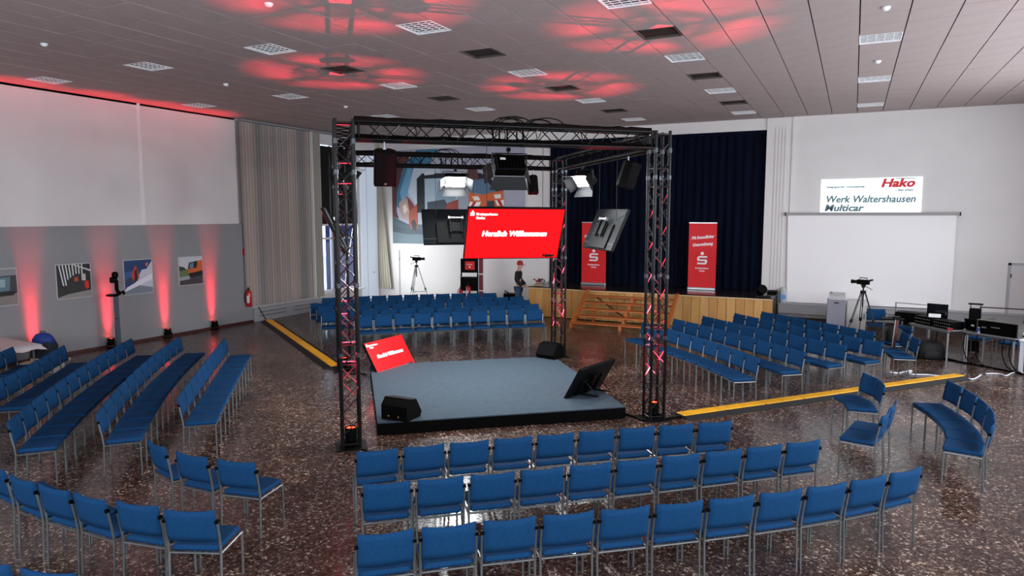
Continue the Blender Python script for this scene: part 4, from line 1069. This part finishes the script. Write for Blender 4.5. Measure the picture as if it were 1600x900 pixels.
b = MB(); b.box(-.06, .12, .317, .323, .16, .18); b.box(.22, .32, .317, .323, .13, .16); obj('rear_label', b, M_silver, t)
# laptop and small things between the desks
p, a = onT(1, .10, .36, .72)
t = thing('laptop', 'open black laptop seen from behind left of the mixing desk', 'laptop', p, a + R(-12))
b = MB(); b.rbox(-.19, .19, -.1, .14, 0, .02, .005); obj('base', b, M_blackp, t)
b = MB(); b.rbox(-.19, .19, -.012, .0, 0, .26, .004, Matrix.Translation((0, -.1, .015)) @ Matrix.Rotation(R(14), 4, 'X')); obj('lid', b, M_blackp, t)
b = MB(); b.box(-.03, .05, -.0145, -.012, .1, .14, Matrix.Translation((0, -.1, .015)) @ Matrix.Rotation(R(14), 4, 'X')); obj('sticker', b, M_wt, t)
t = thing('drink_bottle', 'blue and white drink bottle on the right table before the laptop', 'bottle', onT(1, .30, .10)[0])
b = MB(); b.lathe([(.03, 0), (.034, .01), (.034, .13), (.015, .18), (.015, .2)], 12); obj('bottle_body', b, mat('bottle_white', '#dfe6f2', .3), t)
b = MB(); b.lathe([(.0345, .03), (.0352, .05), (.0352, .11), (.0345, .12)], 12); obj('wrapper', b, mat('bottle_blue', '#2a5fb8', .4), t)
b = MB(); b.lathe([(.017, .195), (.017, .22), (.003, .222)], 10); obj('cap', b, mat('bottle_white'), t)
t = thing('trolley_case', 'tall black case with a raised handle behind the laptop', 'case', (2.72, 19.75, 0), R(-10))
b = MB(); b.rbox(-.12, .12, -.1, .1, .05, 1.08, .02); obj('body', b, M_blackp, t)
b = MB(); b.tube([(-.1, .05, 1.05), (-.1, .05, 1.17), (.1, .05, 1.17), (.1, .05, 1.05)], .014, 6); b.box(-.15, .15, .03, .07, 1.16, 1.2); obj('handle', b, M_black, t)
for x in (-.09, .09):
    b = MB(); b.cyl((x, -.02, .05), (x, .02, .05), .05, 10); obj('wheel', b, M_black, t)
t = thing('wall_rack_stand', 'black rail stand along the wall behind the mixing desk', 'stand', (3.3, 20.6, 0), R(-5))
b = MB(); b.tube([(-.35, 0, 0), (-.35, 0, 1.02), (.55, 0, 1.02), (.55, 0, 0)], .022, 8); obj('rail', b, M_black, t)
b = MB(); b.box(-.35, .55, -.02, .02, .5, .54); obj('crossbar', b, M_black, t)
# white table at the right edge
t = thing('white_table', 'small bright white table cut by the right edge of the frame', 'table', (3.235, 17.66, 0), R(-38))
b = MB(); b.rbox(0, .9, 0, .6, .66, .70, .006); obj('tabletop', b, mat('bright_white', '#f3f5fb', .35), t)
for x in (.05, .85):
    for y in (.05, .55):
        b = MB(); b.box(x - .03, x + .03, y - .03, y + .03, 0, .66); obj('leg', b, mat('bright_white'), t)
t = thing('white_printer', 'white device with a blue side on the white table', 'printer', (3.42, 17.86, .70), R(-38))
b = MB(); b.rbox(-.15, .2, -.12, .15, 0, .14, .015); obj('body', b, mat('bright_white'), t)
b = MB(); b.box(-.1, .1, -.125, -.12, .03, .08); obj('slot', b, M_black, t)
# black bags by the tables
def bag(x, y, a, s, m, label, name='backpack', cat='backpack', strap=True):
    t = thing(name, label, cat, (x, y, 0), a)
    b = MB(); b.smooth = True; w, d, h = s; prof = [(0, .0), (.9, .01), (1.0, .12), (1.02, .4), (.95, .7), (.7, .92), (.3, 1.0), (0.01, 1.0)]
    vs = []; n = 16
    for r, z in prof:
        for k in range(n):
            c, q = cos(2 * pi * k / n), sin(2 * pi * k / n); e = .75
            vs.append((w / 2 * r * abs(c) ** e * (1 if c > 0 else -1), d / 2 * r * abs(q) ** e * (1 if q > 0 else -1), h * z))
    b.add(vs, [(i * n + k, i * n + (k + 1) % n, (i + 1) * n + (k + 1) % n, (i + 1) * n + k) for i in range(len(prof) - 1) for k in range(n)])
    obj('bag_body', b, m, t)
    b = MB(); b.smooth = True; b.add([(p[0] * .7, -d * .35 + p[1] * .45, p[2] * .5 + .02) for p in vs], [(i * n + k, i * n + (k + 1) % n, (i + 1) * n + (k + 1) % n, (i + 1) * n + k) for i in range(len(prof) - 1) for k in range(n)]); obj('front_pocket', b, m, t)
    b = MB(); b.tube([(-.06, 0, h * .96), (-.05, 0, h * 1.08), (.05, 0, h * 1.08), (.06, 0, h * .96)], .012, 6); obj('handle', b, m, t)
    if strap:
        for q in (-1, 1):
            b = MB(); b.tube([(q * w * .25, d * .3, h * .9), (q * w * .3, d * .62, h * .6), (q * w * .28, d * .5, h * .15)], .018, 6); obj('strap', b, m, t)


M_bag = mat('black_nylon', '#040405', .75, bump=.3, bscale=120)
bag(1.72, 18.55, .3, (.62, .4, .42), M_bag, 'round black backpack lying on the floor before the left equipment table')
bag(1.15, 18.6, .2, (.35, .3, .60), M_bag, 'black bag standing left of the equipment tables', 'shoulder_bag', 'bag')
bag(.98, 17.55, .5, (.36, .26, .32), M_bag, 'x')
C_ = [o for o in bpy.data.objects if o.get('label') == 'x'][0]; C_.location = (.95, 17.75, .458); C_['label'] = 'black bag lying on the blue chair behind the long wooden case'; C_.name = 'shoulder_bag'
t = thing('microphone_stand', 'tall thin brown and silver stand behind the last chairs of the right block', 'stand', (.86, 17.0, 0), .3)
b = MB(); b.prism([(-.03, .0), (.03, 0), (.13, 1.10), (.05, 1.12)], -.02, .02, plane='XZ'); obj('board', b, mat('dark_red_wood', '#4d2218', .4), t)
b = MB(); b.cyl((-.035, -.03, 0), (.045, -.03, 1.10), .010, 6); obj('silver_edge', b, M_silver, t)
b = MB(); b.rbox(.0, .14, -.05, .05, 1.06, 1.13, .01); obj('head', b, M_black, t)
b = MB(); b.lathe([(.045, 0), (.05, .04), (.045, .09), (.01, .11)], 12)
tag(obj('orange_fruit', b, mat('orange_plastic', '#c4642b', .5), loc=(CHAIRS['R5'][-1][0], CHAIRS['R5'][-1][1], .458)), 'small orange object on a chair seat of the right block', 'container')

# canister on the ledge, lamp on the stage
t = thing('canister', 'clear canister with a blue label on the ledge beside the stage', 'container', (-1.80, YW - .22, .71))
b = MB(); b.lathe([(.09, 0), (.10, .02), (.10, .36), (.07, .42), (.05, .46)], 16); obj('bottle_body', b, mat('cloudy_plastic', '#b7bcc0', .3), t)
b = MB(); b.box(-.07, .08, -.108, -.1, .12, .24); obj('label_patch', b, mat('label_blue', '#5aa0d8', .5), t)
t = thing('stage_lamp', 'round black spotlight lying on the right end of the stage', 'spotlight', (-2.28, 20.9, SZ), R(20))
b = MB(); b.lathe([(.10, -.13), (.13, -.1), (.14, .1), (.12, .13)], 16, Matrix.Translation((0, 0, .19)) @ Matrix.Rotation(R(70), 4, 'X')); obj('housing', b, M_blackp, t)
b = MB(); b.tube([(-.17, 0, .02), (-.17, 0, .2), (.17, 0, .2), (.17, 0, .02)], .012, 6); b.rbox(-.2, .24, -.1, .1, 0, .04, .01); obj('bracket', b, M_black, t)
t = thing('stage_box', 'low dark box at the right end of the stage beside the pilaster', 'box', (-2.1, 22.0, SZ))
b = MB(); b.rbox(-.12, .14, -.25, .2, 0, .08, .01); obj('body', b, M_blackp, t)

# ---------------------------------------------------------------- left side
# fire extinguisher and its sign
def extinguisher(x, y, z, a, label, s=1.0, wall=True):
    t = thing('fire_extinguisher', label, 'fire extinguisher', (x, y, z), a, 'fire extinguishers')
    t.scale = (s, s, s)
    b = MB(); b.smooth = True; b.lathe([(.07, 0), (.085, .02), (.085, .42), (.06, .48), (.03, .5)], 18); obj('cylinder', b, mat('extinguisher_red', '#b5141c', .3), t)
    b = MB(); b.cyl((0, 0, .5), (0, 0, .55), .025, 10); b.box(-.02, .02, -.09, .03, .55, .575); b.box(-.015, .015, -.08, .03, .60, .615); obj('valve', b, M_black, t)
    b = MB(); b.tube([(0, -.02, .53), (-.06, -.08, .5), (-.11, -.07, .35), (-.10, -.06, .12)], .013, 6); obj('hose', b, M_blackp, t)
    b = MB(); b.add([(.0865 * cos(R(q)), .0865 * sin(R(q)), z_) for z_ in (.12, .34) for q in (-125, -105, -85, -65)], [(0, 1, 5, 4), (1, 2, 6, 5), (2, 3, 7, 6)]); obj('label_patch', b, mat('label_white', '#d9cfc8', .5), t)


extinguisher(XLW + .12, 15.47, .52, R(30), 'red fire extinguisher hanging at the end of the left wall')
t = thing('fire_sign', 'small red fire extinguisher sign on the left wall', 'sign', (XLW + .003, 15.50, 2.18))
b = MB(); b.box(0, .006, -.1, .1, -.09, .11); obj('plate', b, M_red, t)
b = MB(); b.box(.006, .008, -.025, .025, -.06, .05); b.box(.006, .008, -.02, .05, .055, .07); b.tube([(.007, .04, .05), (.007, .06, .0), (.007, .055, -.05)], .006, 4); obj('symbol', b, M_wt, t)

# pole with a clamped camera in front of the red beam
t = thing('camera_column', 'dark column stand carrying a black camera between the red wall beams', 'stand', (-16.15, 10.93, 0), R(64))
b = MB(); b.rbox(-.055, .055, -.05, .05, .02, .78, .008); obj('lower_column', b, mat('slate_metal', '#2d3a45', .4), t)
b = MB(); b.rbox(-.05, .05, -.045, .045, .79, 1.33, .008); obj('upper_column', b, mat('slate_metal'), t)
b = MB(); b.rbox(-.2, .2, -.2, .2, 0, .02, .006); obj('base_plate', b, M_black, t)
b = MB(); b.smooth = False; b.lathe([(.09, 1.33), (.15, 1.345), (.16, 1.37), (.12, 1.39)], 14, Matrix.Translation((-.06, 0, 0))); obj('tray', b, M_black, t)
b = MB(); b.tube([(.12, 0, 1.40), (.06, 0, 1.42), (.03, 0, 1.5), (.03, 0, 1.72)], .045, 8); b.cyl((.14, 0, 1.40), (.2, 0, 1.42), .05, 8); obj('bracket', b, M_blackp, t)
b = MB(); b.rbox(-.11, .05, -.06, .06, 1.66, 1.80, .02); b.lathe([(.05, 1.78), (.075, 1.82), (.07, 1.90), (.04, 1.93)], 12, Matrix.Translation((.01, 0, 0))); obj('camera_head', b, M_blackp, t)

# white table, backpack and papers by the left wall
t = thing('cloth_table', 'folding table under a pale cloth at the left edge by the wall', 'table', (-16.35, 7.2, 0), R(-4))
b = MB(); b.rbox(0, 1.75, 0, 1.15, .70, .73, .008); obj('tabletop', b, M_grey2, t)
for x in (.1, 1.6):
    for y in (.1, 1.05):
        b = MB(); b.cyl((x, y, 0), (x, y, .7), .02, 8); obj('leg', b, M_steel, t)
b = MB(); n = 14; vs = []; fs = []
for j in range(n + 1):
    for i in range(n + 1):
        u, v = i / n, j / n; x = -.06 + 1.87 * u; y = -.06 + 1.27 * v; e = min(u, 1 - u, v, 1 - v)
        z = .735 if e > 0.02 else (.64 + .02 * sin(u * 23) * cos(v * 19)); vs.append((x, y, z + .003 * sin(u * 9 + v * 7)))
for j in range(n):
    for i in range(n): a = j * (n + 1) + i; fs.append((a, a + 1, a + n + 2, a + n + 1))
b.add(vs, fs); tc_ = obj('tablecloth', b, mat('pale_cloth', '#c9bcbc', .8)); tc_.location = (-16.35, 7.2, 0); tc_.rotation_euler = (0, 0, R(-4)); tag(tc_, 'pale cloth draped over the table at the left edge', 'tablecloth')
bag(-15.85, 9.0, .4, (.50, .36, .72), mat('dark_blue_nylon', '#0d2430', .7), 'dark backpack with a blue top beside the cloth covered table', 'blue_backpack', 'backpack')
b = MB(); b.smooth = True; b.lathe([(.24, .50), (.22, .62), (.15, .71), (.05, .745), (.005, .75)], 14); o = obj('rain_cover', b, mat('royal_blue_nylon', '#123a8a', .6)); o.scale = (1, .75, 1)
o.parent = [q for q in bpy.data.objects if q.name.startswith('blue_backpack')][0]
for k, (x, y, c) in enumerate([(-15.35, 8.45, '#c9b6a2'), (-15.1, 8.75, '#b8b4a8')]):
    t = thing('cardboard_box', ('pale box under the table at the left edge, nearer the camera', 'pale box beside the blue backpack')[k], 'box', (x, y, 0), .5 - k * .4, 'boxes by the cloth table')
    b = MB(); b.rbox(-.17, .17, -.12, .12, 0, .24, .008); obj('body', b, mat('box_' + c[1:], c, .8), t)
    b = MB(); b.box(-.18, .18, -.002, .002, .24, .30, Matrix.Translation((0, .12, 0)) @ Matrix.Rotation(R(-30), 4, 'X') @ Matrix.Translation((0, 0, 0))); obj('flap', b, mat('box_' + c[1:]), t)

# ---------------------------------------------------------------- far wall items
t = thing('display_stand', 'tall black display stand with a small red poster under the mural', 'stand', (-12.35, 21.75, 0), R(20))
pf = [(-.15, 0), (.12, 0), (.12, .45), (.05, .62), (.05, .95), (.14, 1.15), (.14, 1.75), (-.15, 1.75)]
for s in (-.31, .29):
    b = MB(); b.prism([(a, z) for a, z in [(-.18, 0), (-.18, .5), (-.12, .6), (-.12, 1.1), (-.05, 1.25), (-.05, 1.75), (.15, 1.75), (.15, 0)]], s, s + .02, plane='YZ'); obj('side_panel', b, M_blackp, t)
for z0, z1, y in ((0, .5, -.17), (.6, 1.1, -.11), (1.25, 1.75, -.04)):
    b = MB(); b.box(-.29, .29, y, y + .02, z0, z1); obj('panel', b, M_blackp, t)
    b = MB(); b.box(-.29, .29, y - .01, y + .02, z1, z1 + .025); obj('shelf_edge', b, mat('shelf_grey', '#8f9294', .4), t)
b = MB(); b.box(-.15, .2, -.048, -.042, 1.36, 1.66); obj('poster', b, M_red, t)
b = MB(); b.lathe([(.035, 0), (.035, .004)], 10, Matrix.Translation((.02, -.052, 1.46)) @ Matrix.Rotation(pi / 2, 4, 'X')); b.box(-.09, .12, -.052, -.049, 1.54, 1.56); obj('poster_print', b, M_wt, t)
t = thing('red_column_sign', 'narrow dark red column right of the black display stand', 'stand', (-11.98, 21.95, 0), R(20))
for k in range(3):
    b = MB(); b.rbox(-.07, .07, -.06, .06, .02 + k * .6, .57 + k * .6, .01); obj('panel', b, mat('dark_red_panel', '#7d1626', .5), t)
b = MB(); b.box(-.09, -.07, -.07, .07, 0, 1.8); b.box(-.09, .08, -.07, .07, 0, .02); obj('frame', b, M_silver, t)
extinguisher(-12.45, 21.3, .22, R(10), 'red and white fire extinguisher before the black display stand, left one', .95)
extinguisher(-12.17, 21.35, .30, R(10), 'red fire extinguisher before the black display stand, right one', 1.05)
t = thing('extinguisher_shelf', 'low dark shelf carrying two extinguishers before the display stand', 'shelf', (-12.3, 21.33, 0), R(10))
b = MB(); b.rbox(-.32, .0, -.13, .13, .0, .21, .01); obj('lower_step', b, M_blackp, t)
b = MB(); b.rbox(.0, .32, -.13, .13, .0, .295, .01); obj('upper_step', b, M_blackp, t)
t = thing('black_case', 'low black case on the floor left of the person in black', 'case', (-10.47, 21.3, 0), R(8))
b = MB(); b.rbox(-.2, .2, -.2, .2, .0, .64, .01); obj('body', b, M_blackp, t)
b = MB(); b.tube([(-.17, -.1, .64), (-.17, -.1, .74), (-.1, -.1, .7), (-.02, -.1, .64)], .02, 6); obj('handle', b, M_blackp, t)

# flowers on the stage corner
t = thing('flower_bouquet', 'dark red and green bouquet lying on the left corner of the stage', 'bouquet', (-9.17, 20.95, SZ), R(10))
b = MB()
for k in range(46):
    a = random.uniform(0, 2 * pi); r = random.uniform(.02, .22); h = random.uniform(.04, .22) * (1 - r); c = Vector((r * cos(a) + .08, r * sin(a) * .6, h)); d = Vector((cos(a), sin(a), random.uniform(-.2, .8))).normalized() * .09; s = d.cross(Vector((0, 0, 1))).normalized() * .028
    b.add([c, c + d * .5 + s, c + d, c + d * .5 - s, c + d * .5 + Vector((0, 0, .008))], [(0, 1, 4), (1, 2, 4), (2, 3, 4), (3, 0, 4)])
lf = obj('leaves', b, mat('leaf_green', '#1f3a1c', .6), t); lf['kind'] = 'stuff'
for k in range(9):
    b = MB(); a = k * .7; c = (-.12 + .1 * cos(a) * (k % 3) * .6, .08 * sin(a), .10 + .05 * (k % 3)); b.lathe([(.008, -.02), (.035, .0), (.042, .02), (.03, .035), (.012, .03)], 9, Matrix.Translation(c)); obj('blossom', b, mat('blossom_red' if k % 3 else 'blossom_peach', '#8f1f2a' if k % 3 else '#d99f83', .6), t)
b = MB(); b.add([(-.28, -.1, .01), (.1, -.12, .01), (.12, .12, .02), (-.26, .12, .02), (-.2, 0, .09)], [(0, 1, 4), (1, 2, 4), (2, 3, 4), (3, 0, 4)]); obj('wrapping', b, mat('paper_tan', '#b79f7f', .7), t)
t = thing('red_lantern', 'small red and white cylinder standing on the stage near the curtain', 'container', (-9.15, 21.9, SZ))
b = MB(); b.lathe([(.05, 0), (.05, .12)], 12); obj('base', b, M_wt, t)
b = MB(); b.lathe([(.052, .12), (.052, .34), (.04, .36)], 12); obj('top', b, M_red, t)


# ---------------------------------------------------------------- the person at the end of the stage
def skin(name, V, E, rad, m, parent, root=0, sub=2):
    me = bpy.data.meshes.new(name); me.from_pydata(V, E, []); me.materials.append(m)
    o = bpy.data.objects.new(name, me); COL.objects.link(o); o.parent = parent
    sk = o.modifiers.new('skin', 'SKIN'); sk.use_smooth_shade = True
    for i, r in enumerate(rad): me.skin_vertices[0].data[i].radius = (r if isinstance(r, tuple) else (r, r)); 
    me.skin_vertices[0].data[root].use_root = True
    s = o.modifiers.new('subdivision', 'SUBSURF'); s.levels = sub; s.render_levels = sub
    return o


t = thing('person', 'person in black jacket, jeans and red cap standing at the left stage end', 'person', (-9.98, 20.9, 0), R(100))
M_skin = mat('skin', '#c99f87', .6)
V = [(0, 0, .98), (0, .01, 1.15), (0, .0, 1.38), (0, -.01, 1.47), (0, -.03, 1.55), (0, -.05, 1.63), (0, -.045, 1.70),
     (.09, 0, .93), (.10, -.02, .50), (.10, .03, .08), (.10, -.12, .04), (-.09, 0, .93), (-.10, .0, .50), (-.10, .05, .08), (-.10, -.10, .04),
     (.17, 0, 1.41), (.21, .02, 1.16), (.19, -.14, .98), (.18, -.22, .95), (-.17, 0, 1.41), (-.21, .02, 1.16), (-.19, -.14, .98), (-.18, -.22, .95)]
E = [(0, 1), (1, 2), (2, 3), (3, 4), (4, 5), (5, 6), (0, 7), (7, 8), (8, 9), (9, 10), (0, 11), (11, 12), (12, 13), (13, 14), (2, 15), (15, 16), (16, 17), (17, 18), (2, 19), (19, 20), (20, 21), (21, 22)]
rd = [.11, .10, .11, .055, .06, .09, .075, .08, .055, .04, .035, .08, .055, .04, .035, .05, .042, .032, .035, .05, .042, .032, .035]
skin('body', V, E, rd, M_skin, t)
skin('jacket', [(0, 0, .92), (0, .01, 1.15), (0, 0, 1.36), (0, -.01, 1.46), (.16, 0, 1.40), (.22, .02, 1.16), (.19, -.19, .97), (-.16, 0, 1.40), (-.22, .02, 1.16), (-.19, -.19, .97), (0, .0, .86)],
     [(10, 0), (0, 1), (1, 2), (2, 3), (2, 4), (4, 5), (5, 6), (2, 7), (7, 8), (8, 9)], [(.18, .14), (.15, .13), (.16, .13), .075, .085, .08, .07, .085, .08, .07, (.19, .15)], mat('jacket_black', '#0c0c0f', .8), t, root=10)
skin('trousers', [(0, 0, .92), (.09, 0, .86), (.10, -.01, .50), (.10, .03, .10), (-.09, 0, .86), (-.10, 0, .50), (-.10, .05, .10)],
     [(0, 1), (1, 2), (2, 3), (0, 4), (4, 5), (5, 6)], [.13, .10, .075, .065, .10, .075, .065], mat('jeans', '#33465f', .85), t)
b = MB(); b.smooth = True; b.lathe([(.10, 1.66), (.108, 1.70), (.10, 1.76), (.06, 1.80), (.005, 1.81)], 16, Matrix.Translation((0, -.045, 0))); b.box(-.07, .07, -.23, -.12, 1.665, 1.68); obj('cap', b, mat('cap_red', '#b3201f', .6), t)
for s in (-1, 1):
    b = MB(); b.rbox(s * .1 - .05, s * .1 + .05, -.19, .10, 0, .09, .02); obj('shoe', b, M_black, t)
    b = MB(); b.lathe([(.002, -.008), (.01, 0), (.002, .008)], 8, Matrix.Translation((s * .032, -.138, 1.635))); obj('eye', b, M_black, t)
    b = MB(); b.lathe([(.008, -.03), (.022, 0), (.008, .03)], 8, Matrix.Translation((s * .092, -.04, 1.625))); obj('ear', b, M_skin, t)
    for k in range(4):
        L_ = (.075, .085, .08, .062)[k]; x = s * (.17 + .012 * k); b = MB(); b.tube([(x, -.24, .955 - .004 * k), (x, -.24 - L_ * .5, .945), (x - s * .004, -.24 - L_ * .9, .918)], .0085, 6); obj('finger', b, M_skin, t)
    b = MB(); b.tube([(s * .165, -.20, .955), (s * .145, -.235, .955), (s * .14, -.26, .94)], .0095, 6); obj('thumb', b, M_skin, t)
b = MB(); b.tube([(0, -.13, 1.645), (0, -.16, 1.61), (0, -.135, 1.60)], .014, 6); obj('nose', b, M_skin, t)
b = MB(); b.box(-.025, .025, -.138, -.13, 1.575, 1.583); obj('mouth', b, mat('lips', '#8d5a50', .6), t)
print('chairs', NCH[0], 'objects', len(bpy.data.objects))
